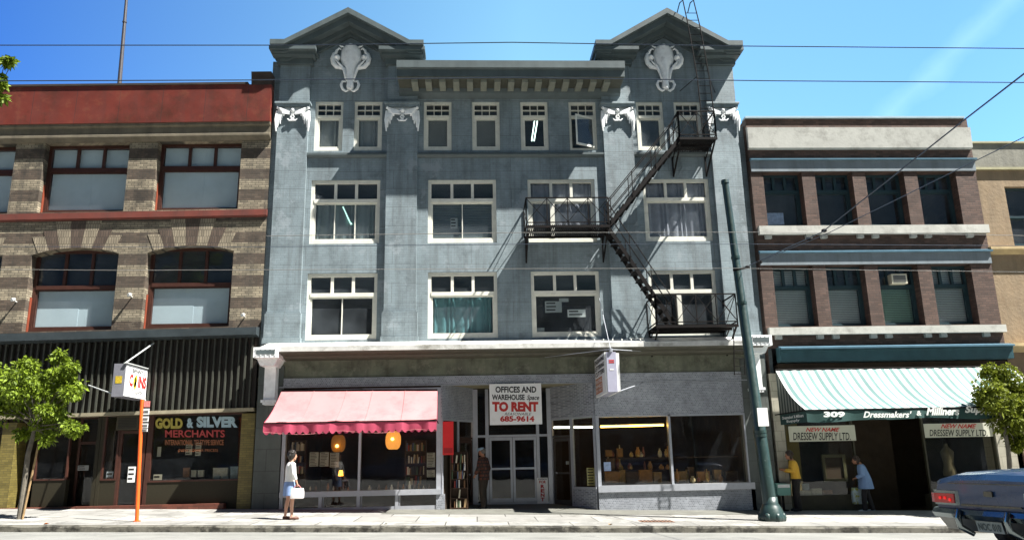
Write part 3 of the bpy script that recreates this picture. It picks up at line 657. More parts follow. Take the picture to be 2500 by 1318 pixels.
for a, c in ((bx(1195), xm_-.008), (xm_+.008, bx(1310))):
    f = MB(); z0 = zd0+.03; f.box(a, a+.07, YB-.04, YB+.03, z0, zdt-.01); f.box(c-.07, c, YB-.04, YB+.03, z0, zdt-.01); f.box(a+.07, c-.07, YB-.04, YB+.03, z0, z0+.12); f.box(a+.07, c-.07, YB-.04, YB+.03, zdt-.1, zdt-.01)
    zm = bz(1143); f.box(a+.07, c-.07, YB-.045, YB+.035, zm-.03, zm+.03)
    d = f.build('glass_door', m_alu, gb); MB().quad((a+.07, YB-.002, z0+.12), (c-.07, YB-.002, z0+.12), (c-.07, YB-.002, zdt-.1), (a+.07, YB-.002, zdt-.1)).build('pane', m_glass_s, d)
# ---------------------------------------------------------------- the big rent sign
b = MB(); p0 = PY(1196, 1037, -.22); p1 = PY(1321, 935, -.22); b.box(p0.x, p1.x, -.22, -.185, p0.z, p1.z)
for x in (p0.x+.2, p1.x-.2): b.tube([(x, -.2, p1.z), (x, -.16, zb1+.02)], .012, 6)
rs = b.solo('rent_sign', m_signw, 'square white board hanging over the entrance, OFFICES AND WAREHOUSE Space TO RENT', 'sign')
b = MB(); yt = -.224
for tx, a, t, c, d, k in (('OFFICES AND', 1209.5, 942.7, 1309.4, 958, dict(bold=.035)), ('WAREHOUSE', 1201, 962.3, 1281, 976, dict(bold=.035)), ('Space', 1286, 964, 1316.4, 979, dict(bold=.02, shear=.3)), ('REASONABLE', 1232, 1006.4, 1297.6, 1013, dict(bold=.0, shear=.35))): letter_px(b, tx, a, t, c, d, yt, **k)
b.build('black_lettering', m_black, rs)
b = MB(); letter_px(b, 'TO RENT', 1201.6, 980, 1314.5, 1004.5, yt, bold=.06); letter_px(b, '685-9614', 1221, 1014.3, 1304.6, 1029, yt, bold=.045); b.build('red_lettering', m_red, rs)
# narrow sign on the lobby side light
b = MB(); p0 = PY(1312, 1228, YB-.09); p1 = PY(1337, 1165, YB-.09); b.box(p0.x, p1.x, YB-.09, YB-.07, p0.z, p1.z)
s2 = b.solo('narrow_rent_sign', m_signw, 'narrow upright white sign by the glass doors reading OFFICE FOR RENT', 'sign')
b = MB(); letter_px(b, 'OFFICE', 1314, 1167, 1335, 1170.5, YB-.094, bold=.03); b.build('black_lettering', m_black, s2)
b = MB(); letter_px(b, 'FOR', 1316.5, 1172, 1333, 1179, YB-.094, bold=.04)
for i, c in enumerate('RENT'): letter_px(b, c, 1320, 1182+i*10.5, 1329.5, 1191+i*10.5, YB-.094, bold=.05)
b.build('red_lettering', m_red, s2)
# small papers and stickers
def paper(px0, py0, px1, py1, Y, m_, label, name='paper_notice', group=None, lines=0, cat='notice'):
    b = MB(); a = PY(px0, py1, Y); c = PY(px1, py0, Y); b.box(a.x, c.x, Y, Y+.006, a.z, c.z); o = b.solo(name, m_, label, cat, group)
    if lines:
        t = MB(); h = c.z-a.z
        for i in range(lines):
            z = c.z-h*(i+.6)/(lines+.4); k = random.uniform(.6, .95); t.box(a.x+.08*(c.x-a.x), a.x+(.08+.84*k)*(c.x-a.x), Y-.003, Y-.001, z-h*.17/lines, z+h*.17/lines)
        t.build('print', m_black, o)
    return o
m_pap = mat('old_paper', (.50, .48, .40), .8, .1, 4); m_papg = mat('grey_paper', (.34, .36, .36), .8, .1, 4); m_papb = mat('blue_print', (.35, .45, .65), .7, .3, 9); m_papy = mat('yellowed_print', (.42, .40, .18), .8, .3, 9)
paper(1475, 1127, 1491, 1149, YS+.02, m_papb, 'small blue and white sticker low in the left pane of the right shop window', 'sticker', cat='sticker')
paper(1434, 1141, 1453, 1185, .22, m_papy, 'yellowed price list standing in the angled window beside the right shop window', lines=6)
paper(1382, 1125, 1391, 1133, 1.0, m_papg, 'tiny card on the glass door right of the lobby screen', lines=0)
for i, (a, t, c, d) in enumerate(((755, 1103, 778, 1138), (780, 1103, 803, 1138), (805, 1104, 828, 1140))): paper(a, t, c, d, .28, m_papg, ('first', 'second', 'third')[i]+' from the left of three grey book pages hung in the left bookshop pane', 'book_page', 'grey pages hung in the bookshop window', lines=9, cat='page')
paper(1042, 1104, 1062, 1140, .05, m_papg, 'upper of two grey pages at the right edge of the bookshop window', 'book_page', 'grey pages hung in the bookshop window', lines=9, cat='page')
paper(1042, 1146, 1062, 1164, .05, m_papg, 'lower of two grey pages at the right edge of the bookshop window', 'book_page', 'grey pages hung in the bookshop window', lines=5, cat='page')
# red poster by the bookshop door (plain: its cartoon is left out)
b = MB(); a = PY(1081, 1110, -.12); c = PY(1107, 1028, -.12); b.box(a.x, c.x, -.12, -.11, a.z, c.z); o = b.solo('red_poster', mat('red_poster_print', (.62, .018, .02), .5, .08), 'tall bright red poster beside the pink awning', 'poster')
b = MB(); b.box(a.x+.03, c.x-.03, -.127, -.122, a.z+.05, a.z+.2); b.build('darker_panel', mat('dark_red_print', (.33, .01, .012), .5), o)
# ---------------------------------------------------------------- pink awning
m_pink = mat('faded_pink_canvas', (.50, .20, .205), .8, .06, 1.2, trans=.15, dirt=((.36, .10, .11), .6, 1.6, .46, .72)); m_pinkd = mat('raspberry_valance_cloth', (.42, .055, .105), .8, .12, 3, trans=.15)
aw = thing('pink_awning', 'faded pink canvas awning with scalloped raspberry valance over the bookshop window', 'awning', (X(880), -.2, wz(880, 953)))
PA = 1.9
T0 = PY(688, 953, -.72); T1 = PY(1068, 952, -.72); B0 = PY(643, 1032, -PA); B1 = PY(1066, 1026, -PA)
B0.z = B1.z = (B0.z+B1.z)/2+.0
b = MB(); NU, NV = 24, 10
for i in range(NU+1):
    for j in range(NV+1):
        u, v = i/NU, j/NV; p = (T0.lerp(T1, u)).lerp(B0.lerp(B1, u), v); sag = .09*math.sin(math.pi*v)
        p = p+Vector((0, .5, -1)).normalized()*(sag*(.6+.4*abs(2*u-1)) + .030*math.sin(u*17+v*2+math.sin(u*5)*2)*v+.012*math.sin(u*43)*v)
        b.v.append(p)
for i in range(NU):
    for j in range(NV): a = i*(NV+1)+j; b.f.append((a, a+1, a+NV+2, a+NV+1))
b.build('canopy', m_pink, aw, smooth=2)
sm_ = MB()
for i in (5, 10, 14, 19): sm_.tube([b.v[i*(NV+1)+j]+Vector((0, -.004, .008)) for j in range(NV+1)], .009, 5)
sm_.build('seam', m_pink, aw)
b = MB(); n = 42; hv = .23
for i in range(n*4):
    u0, u1 = i/(n*4), (i+1)/(n*4); p, q_ = B0.lerp(B1, u0), B0.lerp(B1, u1)
    d0 = hv+  .085*abs(math.sin(u0*n*math.pi/1.6)); d1 = hv+.085*abs(math.sin(u1*n*math.pi/1.6)); y0, y1 = .03*math.sin(u0*30)+.02*math.sin(u0*77), .03*math.sin(u1*30)+.02*math.sin(u1*77)
    b.quad(p, q_, q_+Vector((0, y1, -d1)), p+Vector((0, y0, -d0)))
b.build('valance', m_pinkd, aw, smooth=2)
b = MB(); b.tube([B0.lerp(B1, i/NU)+Vector((0, 0, -hv-.085*abs(math.sin(i/NU*n*math.pi/1.6)))) for i in range(NU+1)], .006, 5)
b.build('valance_piping', m_pink, aw)
b = MB()
for T, B in ((T0, B0), (T1, B1)):
    n_ = 8; c = [T.lerp(B, k/n_)+Vector((0, .5, -1)).normalized()*.09*math.sin(math.pi*k/n_) for k in range(n_+1)]; base = Vector((T.x, -.72, B.z-.1))
    for k in range(n_): b.quad(c[k], c[k+1], base)
b.build('side_flap', m_pinkd, aw)
b = MB(); b.tube([B0, B1], .018, 6); b.tube([(T0.x, -.1, B0.z), B0], .014, 6); b.tube([(T1.x, -.1, B1.z), B1], .014, 6); b.tube([T0, T1], .03, 6); b.build('awning_frame', m_iron, aw)
# ---------------------------------------------------------------- projecting sign on the grey building
XS = 3.66; yo = PX(1481, 880, XS).y; yi = PX(1455, 880, XS).y
s0 = thing('projecting_sign', 'white double sided sign box projecting from the grey building beside the ledge', 'sign', (XS+.14, yi, 3.3))
zt0, zt1 = PX(1481, 858, XS).z, PX(1481, 958, XS).z
b = MB(); b.box(XS, XS+.27, yo, yi, zt1, zt0); b.build('sign_box', mat('lavender_grey_enamel', (.36, .36, .45), .4, .1, 4), s0)
b = MB(); b.box(XS-.05, XS-.002, yo+.03, yi-.02, zt1-.02, zt0-.0); b.box(XS+.272, XS+.36, yo+.02, yi-.02, zt1+.01, zt0-.03); b.build('sign_face', m_signw, s0)
b = MB(); V = lambda z: Vector((0, 0, z)); h = zt0-zt1; U = Vector((0, -(yi-yo)+.25, 0))
def face_line(t, f0, f1, m_, nm, k0=.0, k1=1.):
    b = MB(); letter(b, t, Vector((XS-.054, yi-.1+U.y*k0, zt1+h*f0)), U*(k1-k0), V(h*(f1-f0)), bold=.04); b.build(nm, m_, s0)
face_line('ENGRAVING', .83, .95, m_black, 'black_lettering'); face_line('LETTERING', .67, .79, m_black, 'black_lettering'); face_line('CUTTERS', .51, .63, m_black, 'black_lettering')
b = MB(); b.box(XS-.055, XS-.052, yi-.1+U.y*.72, yi-.1, zt1+h*.06, zt1+h*.46); b.build('orange_panel', mat('orange_sign_panel', (.50, .17, .06), .5, .2), s0)
b = MB(); letter(b, 'PRINTING', Vector((XS-.058, yi-.1, zt1+h*.32)), U*.68, V(h*.1)); letter(b, 'WHILE', Vector((XS-.058, yi-.1, zt1+h*.2)), U*.68, V(h*.09)); letter(b, 'YOU WAIT', Vector((XS-.058, yi-.1, zt1+h*.09)), U*.68, V(h*.08)); b.build('white_lettering', m_signw, s0)
b = MB(); 
for f0 in (.77, .72): b.box(XS+.06, XS+.21, yo-.005, yo-.001, zt1+h*f0, zt1+h*(f0+.03))
b.build('red_mark', m_red, s0)
b = MB(); b.box(XS+.08, XS+.19, yo-.005, yo-.001, zt1+h*.54, zt1+h*.57); b.build('white_mark', m_signw, s0)
b = MB(); b.tube([(XS+.13, yo, zt0), (XS+.13, yo, zt0+.10)], .05, 6); b.tube([(XS+.13, yo+.05, zt0+.1), PY(1463, 728, 0)], .01, 5); b.tube([(XS+.13, yo+.05, zt0+.08), PY(1565, 857, -.5)], .012, 5); b.tube([(XS+.2, yo+.1, zt1-.02), PY(1571, 934, -.14)], .014, 5); b.tube([(XS+.1, yo+.05, zt0+.08), PY(1330, 872, -.4)], .008, 5); b.tube([(XS+.05, yi-.1, zt1), (XS+.05, -.1, zt1-.1)], .03, 6)
b.build('stay_rods', m_alu, s0)
# ---------------------------------------------------------------- fire escape
fe = thing('fire_escape', 'black iron fire escape zigzagging down the right half of the grey building', 'fire escape', (5.5, 0, 5))
DP = 1.22
def plat(x0, x1, z, zr, gap=None, nm=''):
    b = MB(); n = int((x1-x0)/.06)
    for i in range(n+1):
        x = x0+(x1-x0)*i/n; b.box(x-.017, x+.017, -DP, -.06, z-.04, z)
    for y in (-DP, -.62, -.06): b.box(x0-.02, x1+.02, y-.025, y+.025, z-.10, z-.03)
    b.build('platform_grating', m_iron, fe)
    b = MB()
    for x in (x0+.04, x1-.04):
        b.bar((x, -DP+.02, z-.08), (x, .0, z-.86), .045, .045); b.bar((x, -.02, z-.9), (x, -.02, z-.05), .05, .04); b.bar((x, -.5, z-.08), (x, -.02, z-.32), .03, .03)
    b.build_each('bracket', m_iron, fe)
    b = MB(); nb = max(2, round((x1-x0)/.62)); h = zr-z
    def rail(A, B, k):
        A, B = Vector(A), Vector(B); u = Vector((0, 0, h)); b.bar(A+u, B+u, .035, .035); b.bar(A+u*.08, B+u*.08, .03, .03)
        for i in range(k+1): p = A.lerp(B, i/k); b.bar(p, p+u, .03, .03, (0, 1, 0))
        for i in range(k):
            p, q_ = A.lerp(B, i/k), A.lerp(B, (i+1)/k); b.bar(p+u*.1, q_+u*.98, .018, .018); b.bar(q_+u*.1, p+u*.98, .018, .018)
    rail((x0, -DP, z), (x1, -DP, z), nb)
    rail((x0, -.02, z), (x0, -DP, z), 1)
    if gap != 'right': rail((x1, -.02, z), (x1, -DP, z), 1)
    b.build('railing', m_iron, fe)
Mx0, Mx1, Mz, Mr = WX(1286, 548, -DP), WX(1488, 546, -DP), WZ(1380, 548, -DP), WZ(1380, 483, -DP)
Lx0, Lx1, Lz, Lr = WX(1604, 790, -DP), WX(1801, 790, -DP), WZ(1700, 791, -DP), WZ(1700, 718, -DP)
Ux0, Ux1, Uz, Ur = WX(1660, 335, -DP), WX(1749, 332, -DP), WZ(1700, 334, -DP), WZ(1700, 272, -DP)
plat(Mx0, Mx1, Mz, Mr, 'right'); plat(Lx0, Lx1, Lz, Lr); plat(Ux0, Ux1, Uz, Ur)
def stair(A, B, y0, y1, n, rails):
    b = MB(); A, B = Vector(A), Vector(B)
    for y in (y0, y1): b.bar((A.x, y, A.z), (B.x, y, B.z), .035, .11)
    for i in range(1, n): p = A.lerp(B, i/n); b.box(p.x-.12, p.x+.12, y0, y1, p.z-.02, p.z+.012)
    b.build('stair_flight', m_iron, fe)
    b = MB()
    for y in (y0-.02, y1+.02):
        for hh in rails: b.bar((A.x, y, A.z+hh), (B.x, y, B.z+hh), .026, .026)
        for t in (.02, .35, .68, .98): p = A.lerp(B, t); b.bar((p.x, y, p.z), (p.x, y, p.z+rails[0]), .024, .024, (0, 1, 0))
    b.build('handrail', m_iron, fe)
ya, yb_ = -DP+.05, -DP+.62
stair((Ux0+.02, 0, Uz-.02), (Mx1+.02, 0, Mz), ya, yb_, 13, (.82, .45))
stair((Mx1-.05, 0, Mz-.06), (WX(1640, 790, -.9), 0, Lz), ya+.02, yb_+.02, 13, (.82, .45))
# roof ladder with goosenecks
b = MB(); yl = -.95
Ls = [PY(x, y, yl) for x, y in ((1716, 330), (1711, 267), (1702, 188), (1685.5, 91), (1676.4, 45), (1667, 1))]; Rs = [PY(x, y, yl) for x, y in ((1748, 330), (1741.7, 267), (1732.6, 194), (1719.5, 121), (1708, 61), (1693, 1))]
b.tube(Ls+[Ls[-1]+Vector((-.04, .25, .05)), PY(1652, 36, .4)], .02, 6); b.tube(Rs+[Rs[-1]+Vector((-.04, .25, .05)), PY(1679, 32, .4)], .02, 6)
def at_z(ps, z):
    for p, q_ in zip(ps, ps[1:]):
        if min(p.z, q_.z) <= z <= max(p.z, q_.z): return p.lerp(q_, (z-p.z)/(q_.z-p.z))
    return ps[-1]
z = Uz+.3
while z < Rs[-1].z-.3: b.tube([at_z(Ls, z), at_z(Rs, z)], .012, 5); z += .265
for p, q_ in (((1701, 188, yl), (1660, 223, 0)), ((1734, 197, yl), (1746, 226, -.12))): b.tube([PY(*p), PY(*q_)], .014, 5)
b.build('roof_ladder', m_iron, fe)
b = MB(); p0, p1, q0, q1 = PY(1791, 800, -DP), PY(1793, 915, -DP+.05), PY(1816, 800, -DP), PY(1819, 915, -DP+.05)
b.tube([p0, p1], .016, 6); b.tube([q0, q1], .016, 6)
for i in range(6): t = (i+.9)/6; b.tube([p0.lerp(p1, t), q0.lerp(q1, t)], .011, 5)
b.build('drop_ladder', m_iron, fe)
# ================================================================ the brown banded brick building on the left
bl = thing('banded_brick_building', 'brown and tan banded brick building with red metal parapet and arched second floor windows', 'building', (-11, 0, 0))
YL = -.05
sh = lambda p: Vector((p.x, p.y, p.z+.0150*(p.x+6.9)))
LB_ = lambda: MB(sh)
zl = lambda py, Y=YL: WZ(600, py, Y)
def xl(px, py, Y=YL): return WX(px, py, Y)
BX1 = xl(647, 600); BX0 = -21.
m_band = mat('banded_brick', (.085, .062, .045), .75, .16, 1.3, band=(.70, .31, (.26, .22, .155)), brick=(.215, .072, .008, (.055, .05, .04), .30), streak=.6, dirt=((.02, .018, .015), .85, .9, .52, .7), patch=((.16, .13, .095), .5, 2.2, .56, .62))
m_tan = mat('tan_voussoir_brick', (.25, .21, .15), .75, .15, 3, brick=(.075, .215, .008, (.07, .06, .045), .2), streak=.3); m_brn = mat('brown_voussoir_brick', (.085, .06, .045), .75, .15, 3, brick=(.075, .215, .008, (.04, .035, .03), .2))
m_redm = mat('red_sheet_metal', (.14, .028, .019), .5, .2, 1.2, streak=.35, tile=(1.35, 3., .012, .5), dirt=((.05, .022, .012), .8, 1.3, .5, .74), patch=((.17, .05, .028), .6, 2.4, .55, .6))
m_redb = mat('red_painted_stone', (.14, .035, .025), .65, .2, 2, streak=.4)
m_brw = mat('dark_oxblood_frame', (.05, .018, .012), .5, .2, 4)
m_cop = mat('sooty_coping', (.035, .025, .02), .7, .3, 3)
m_stone = mat('weathered_tan_stone', (.14, .12, .085), .8, .25, 2, streak=.5, bump=.4, bscale=20)
zu1, zu0 = zl(341), zl(509); zlo1, zlo0 = zl(611), zl(795)
U_ = [(xl(111, 346), xl(302, 513)), (xl(387, 341), xl(579, 507))]; wU = sum(b-a for a, b in U_)/2; sp_ = U_[1][0]-U_[0][0]
U_ = [(U_[1][0]-k*sp_, U_[1][0]-k*sp_+wU) for k in range(4)]
L2 = [(xl(77, 622), xl(272, 797)), (xl(360, 617), xl(558, 795))]; wL = sum(b-a for a, b in L2)/2; sp2 = L2[1][0]-L2[0][0]
L2 = [(L2[1][0]-k*sp2, L2[1][0]-k*sp2+wL) for k in range(4)]
zp1, zp0 = WZ(600, 207, -.32), WZ(600, 296, -.30)
zsc = zl(520)
RISE = zl(598)-zl(613)
b = LB_(); DPT = .42
b.wall(BX0, BX1, zlo0-.05, zp1-.1, YL, [(a, c, zu0, zu1) for a, c in U_]+[(a, c, zlo0, zlo1+RISE) for a, c in L2], DPT)
b.quad((BX1, YL, -1), (BX1, 12, -1), (BX1, 12, zp1-.1), (BX1, YL, zp1-.1)); b.quad((BX0, YL, zp1-.12), (BX1, YL, zp1-.12), (BX1, 12, zp1-.12), (BX0, 12, zp1-.12)); b.quad((BX0, 12, -1), (BX0, 12, zp1), (BX1, 12, zp1), (BX1, 12, -1)); b.quad((BX0, YL, -1), (BX0, YL, zp1), (BX0, 12, zp1), (BX0, 12, -1))
for a, c in L2:      # arch spandrels close the corners of the arched heads
    n = 14; top = zlo1+RISE
    pts = [(a+(c-a)*i/n, zlo1+RISE*(1-(2*i/n-1)**2)) for i in range(n+1)]
    for (p, q_) in zip(pts, pts[1:]):
        b.quad((p[0], YL, p[1]), (q_[0], YL, q_[1]), (q_[0], YL, top), (p[0], YL, top)); b.quad((p[0], YL, p[1]), (p[0], YL+DPT, p[1]), (q_[0], YL+DPT, q_[1]), (q_[0], YL, q_[1]))
b.build('wall', m_band, bl)
b = LB_()
for z in (zlo0-.3, zu0-.5, zp1-.5): b.box(BX0+.1, BX1-.1, .5, 5, z-.05, z)
b.quad((BX0, 5, 2), (BX1, 5, 2), (BX1, 5, zp1-.2), (BX0, 5, zp1-.2)); b.build('office_rooms', m_room, bl)
# flared voussoirs over the arches
for a, c in L2:
    cx = (a+c)/2; zt = zsc-.16; w = c-a
    for k in range(7):
        t0, t1 = (k-3.5)/7, (k-2.5)/7; x0, x1 = cx+t0*w*.86, cx+t1*w*.86; X0, X1 = cx+t0*w*1.25, cx+t1*w*1.25
        f = lambda x: zlo1+RISE*(1-((x-cx)/(w/2))**2)+.004
        hz = zt-(.0 if 1 < k < 5 else .30*(1 if k in (1, 5) else 1.6))
        s = (hz-f(cx))/(zt-f(cx)); xa, xb = x0+(X0-x0)*s, x1+(X1-x1)*s
        b = LB_(); b.prism([(x0, f(x0)), (x1, f(x1)), (xb, hz), (xa, hz)], YL-.012, YL+.05); b.build('voussoir', m_tan if k % 2 == 0 else m_brn, bl)
# sills, parapet, cornice mouldings
b = LB_(); b.prismx([(YL-.10, zsc+.09), (YL-.10, zsc-.10), (YL, zsc-.14), (YL, zsc+.1)], BX0, BX1+.02); b.build('sill_course', m_redb, bl)
b = LB_(); b.prismx([(YL-.30, zp1), (YL-.26, zp0), (YL, zp0), (YL, zp1)], BX0, BX1+.0); b.build('parapet_panel', m_redm, bl)
b = LB_(); b.box(BX0, BX1-.75, YL-.34, YL+.3, zp1, zp1+.07); b.build('coping', m_cop, bl)
b = LB_(); xq0 = WX(616, 190, -.3); b.prismx([(YL-.30, zp1-.02), (YL-.36, zp1+.28), (YL-.40, zp1+.40), (YL+.4, zp1+.40), (YL+.4, zp1-.02)], xq0, BX1+.0); b.build('parapet_block', m_cop, bl)
zm0, zm1 = zl(300, -.15), zl(334, -.1)
b = LB_(); b.prismx([(YL-.22, zp0-.001), (YL-.22, zp0-.08), (YL-.14, zp0-.12), (YL-.14, zp0-.34), (YL-.2, zp0-.38), (YL-.2, zp0-.45), (YL-.06, zp0-.56), (YL, zp0-.56), (YL, zp0-.001)], BX0, BX1); b.build('cornice_moulding', m_stone, bl)
# windows
m_whb = mat('pale_roller_blind', (.66, .74, .80), .7, .06, .8, trans=0); m_glassd = glass('dark_glass', (.55, .6, .6), .8)
for k, (a, c) in enumerate(U_):
    bb = MB; 
    f = win(bl, a, c, zu0, zu1, YL+.34, m_brw, .10, transom=.36, tv=2, tr_h=.14, cover=('roller_blind', m_whb), top_cover=('roller_blind', m_whb), glassm=m_glass, sash=.04)
    for o in (f, *f.children): o.location.z += .0150*((a+c)/2+6.9) if o is f else 0
for k, (a, c) in enumerate(L2):
    f = win(bl, a, c, zlo0, zlo1+RISE, YL+.34, m_brw, .10, transom=.46, tv=2, tr_h=.12, cover=('roller_blind', m_whb), glassm=m_glass, sash=.05)
    f.location.z += .0150*((a+c)/2+6.9)
b = LB_()
for a, c in U_: b.box(a+.001, a+.02, YL+.2, YL+.33, zu0, zu0+1.0)
for a, c in L2: b.box(a+.001, a+.02, YL+.2, YL+.33, zlo0, zlo0+1.1)
b.build_each('red_jamb_board', mat('orange_red_jamb', (.20, .045, .022), .5), bl)
# dark steel ledge, ribbed metal panel, beige lintel
zd1, zd0 = zl(798, -.5), zl(816, -.5)
b = LB_(); b.prismx([(-.47, zd1), (-.47, zd0), (YL, zd0-.05), (YL, zd1+.06)], BX0, BX1-.0); b.build('steel_ledge', mat('blue_grey_steel', (.035, .045, .05), .45, .2, 2), bl)
zr1_, zr0_ = zd0-.04, zl(995, -.2)
b = LB_(); m_rib = mat('dark_ribbed_metal', (.016, .012, .009), .45, .2, 2); x = BX0; b.box(BX0, BX1-.02, -.10, YL, zr0_, zr1_)
r2 = LB_()
while x < BX1-.1: r2.box(x, x+.045, -.19, -.098, zr0_, zr1_); x += .185
rp = b.build('ribbed_panel', m_rib, bl); r2.build('ribs', mat('sunlit_metal_ribs', (.045, .047, .038), .5, .2, 2, streak=.3), rp)  # ribs coloured paler than the panel: sun on the fins put into colour
b = LB_(); b.box(BX0, BX1-.02, -.22, .3, zr0_-.10, zr0_); b.build('shop_lintel', mat('beige_lintel', (.26, .23, .16), .6, .2, 3), bl)
# shop front
YF = .12; zt = zr0_-.10; g0 = gz(-10)
m_ybrk = mat('olive_glazed_brick', (.15, .12, .035), .4, .15, 2, brick=(.20, .066, .006, (.08, .07, .03), .2)); m_oliv = mat('olive_pebble_panel', (.017, .014, .005), .7, .4, 30, bump=.4)
xs = lambda px: WX(px, 1120, YF)
zz = lambda py: WZ(450, py, YF)
b = MB(); b.box(xs(588), xs(622), -.04, .6, -.3, zt-.05); b.box(xs(8), xs(42), -.10, .5, -.1, zt-.2); b.build_each('brick_pier', m_ybrk, bl)
zsill = zz(1175)
b = MB(); b.box(xs(365), xs(588), YF-.02, .5, -.2, zsill); b.box(xs(250), xs(288), YF-.02, .3, -.2, zz(1168)); b.box(xs(88), xs(168), YF-.02, .3, -.1, zz(1165)); b.build_each('bulkhead', m_oliv, bl)
b = MB(); b.box(-21, xs(560), -.16, YF-.03, -.2, zz(1229)); b.build('red_plinth', mat('red_terracotta_plinth', (.11, .035, .022), .5, .25, 3, brick=(.3, .1, .006, (.05, .02, .015), .2)), bl)
# shop room
b = MB(); xa, xb = -21, BX1-.03
b.quad((xa, 4, -.3), (xb, 4, -.3), (xb, 4, zt), (xa, 4, zt)); b.quad((xa, .3, zt-.02), (xb, .3, zt-.02), (xb, 4, zt-.02), (xa, 4, zt-.02)); b.quad((xa, -.0, .22), (xb, -.0, .1), (xb, 4, .1), (xa, 4, .22)); b.quad((xb, 0, 0), (xb, 4, 0), (xb, 4, zt), (xb, 0, zt)); b.build('shop_interior', m_dark, bl)
def frame_win(par, px0, px1, z0, z1, Y, mt, fr, nm, lab=None, mull=()):
    f = MB(); x0, x1 = xs(px0), xs(px1); f.box(x0, x0+fr, Y-.04, Y+.06, z0, z1); f.box(x1-fr, x1, Y-.04, Y+.06, z0, z1); f.box(x0+fr, x1-fr, Y-.04, Y+.06, z0, z0+fr); f.box(x0+fr, x1-fr, Y-.04, Y+.06, z1-fr, z1)
    for z in mull: f.box(x0+fr, x1-fr, Y-.045, Y+.065, z-.04, z+.04)
    o = f.build(nm, mt, par, lab); MB().quad((x0+fr, Y+.01, z0+fr), (x1-fr, Y+.01, z0+fr), (x1-fr, Y+.01, z1-fr), (x0+fr, Y+.01, z1-fr)).build('pane', m_glass_s, o); return o
ztw = zt-.02
sw3 = frame_win(bl, 365, 588, zsill, ztw, YF, m_brw, .05, 'shop_window', 'large shop window lettered GOLD & SILVER MERCHANTS')
frame_win(bl, 250, 288, zz(1168), ztw, YF, m_brw, .05, 'side_window'); frame_win(bl, 288, 345, .28, ztw, YF+.02, m_brw, .08, 'door', mull=(zz(1052),)); frame_win(bl, 168, 232, .28, ztw, YF+.5, m_brw, .07, 'door', mull=(zz(1075),)); frame_win(bl, 88, 168, zz(1165), ztw, YF, m_brw, .04, 'shop_window'); frame_win(bl, -190, 8, zz(1165), ztw, YF, m_brw, .05, 'shop_window')
frame_win(bl, 232, 250, .25, ztw, YF, m_oliv, .1, 'side_panel'); frame_win(bl, 345, 365, .2, ztw, YF, m_brw, .1, 'side_panel')
# window lettering (painted on the glass)
yt = YF-.05
m_gold = mat('gilt_lettering', (.36, .30, .06), .5); m_silv = mat('silver_blue_lettering', (.32, .44, .50), .5); m_redl = mat('red_glass_lettering', (.38, .05, .045), .5); m_orl = mat('dull_orange_lettering', (.28, .10, .04), .5)
for nm, mt, ls in (('gold_lettering', m_gold, (('GOLD', 379, 1020, 446, 1046, .06),)), ('silver_lettering', m_silv, (('&', 456, 1020, 472, 1044, .05), ('SILVER', 480, 1016, 580, 1043, .06))), ('red_lettering', m_redl, (('MERCHANTS', 403, 1049, 549, 1067, .02),)),
    ('orange_lettering', m_orl, (('INTERNATIONAL TELETYPE SERVICE', 403, 1073, 546, 1086, .02), ('(NEW LOWER PRICES)', 435, 1095, 532, 1104, .0)))):
    b = MB()
    for t, x0, y0, x1, y1, bo in ls: letter_px(b, t, x0, y0, x1, y1, yt, bold=bo)
    b.build(nm, mt, sw3)
# papers and goods in the left shop
paper(374, 1157, 396, 1171, YF+.10, m_papg, 'small white OPEN card standing low in the left corner of the lettered shop window', 'open_card', lines=1, cat='card')
paper(452, 1084, 470, 1110, YF+.3, m_papg, 'left of two pale sheets behind the red shop window lettering', lines=4); paper(476, 1080, 492, 1112, YF+.3, m_papg, 'right of two pale sheets behind the red shop window lettering', lines=5)
paper(383, 1090, 394, 1114, YF+.1, m_papg, 'narrow pale card at the left edge of the lettered shop window', lines=0)
paper(310, 1138, 332, 1177, YF-.03, m_signw, 'white credit card sticker on the door left of the lettered window', 'card_sticker', lines=3, cat='sticker')
paper(189, 1135, 217, 1148, YF+.44, m_papg, 'small white notice on the dark recessed door behind the leafy tree', lines=2)
paper(258, 1150, 277, 1174, YF+.06, m_papb, 'blue and white sticker at the bottom of the narrow side window', 'blue_sticker', lines=2, cat='sticker')
b = MB()
gm = [mat('pale_box_card', (.40, .42, .42), .7, .2, 9), mat('blue_box_card', (.20, .28, .36), .7, .3, 9), mat('brown_box_card', (.18, .09, .05), .7, .3, 9)]
def goods(px0, py0, px1, py1, Y, dep, m_, label, name='display_box', group='goods in the shop windows', cat='box'):
    a = PY(px0, py1, Y); c = PY(px1, py0, Y); b = MB(); b.box(a.x, c.x, Y, Y+dep, a.z, c.z); h = c.z-a.z
    b.box(a.x+.1*(c.x-a.x), c.x-.1*(c.x-a.x), Y-.004, Y+.02, a.z+h*.55, a.z+h*.8); b.box(a.x-.006, c.x+.006, Y-.006, Y+dep+.006, c.z-h*.12, c.z+.004); return b.solo(name, m_, label, cat, group)
goods(519, 1141, 556, 1168, .35, .25, gm[0], 'largest pale box at the right of the lettered shop window'); goods(561, 1138, 583, 1173, .3, .2, gm[1], 'blue box in the right corner of the lettered shop window'); goods(466, 1147, 479, 1164, .35, .1, gm[0], 'left of a pair of small pale boxes in the middle of the lettered shop window'); goods(482, 1147, 497, 1164, .35, .1, gm[0], 'right of a pair of small pale boxes in the middle of the lettered shop window'); goods(446, 1141, 463, 1164, .4, .1, gm[2], 'brown box left of the small pale pair in the lettered shop window'); goods(522, 1162, 536, 1175, .25, .1, gm[1], 'small blue box in front of the largest pale box'); goods(543, 1162, 557, 1175, .25, .1, gm[1], 'small blue box between the large pale box and the blue corner box')
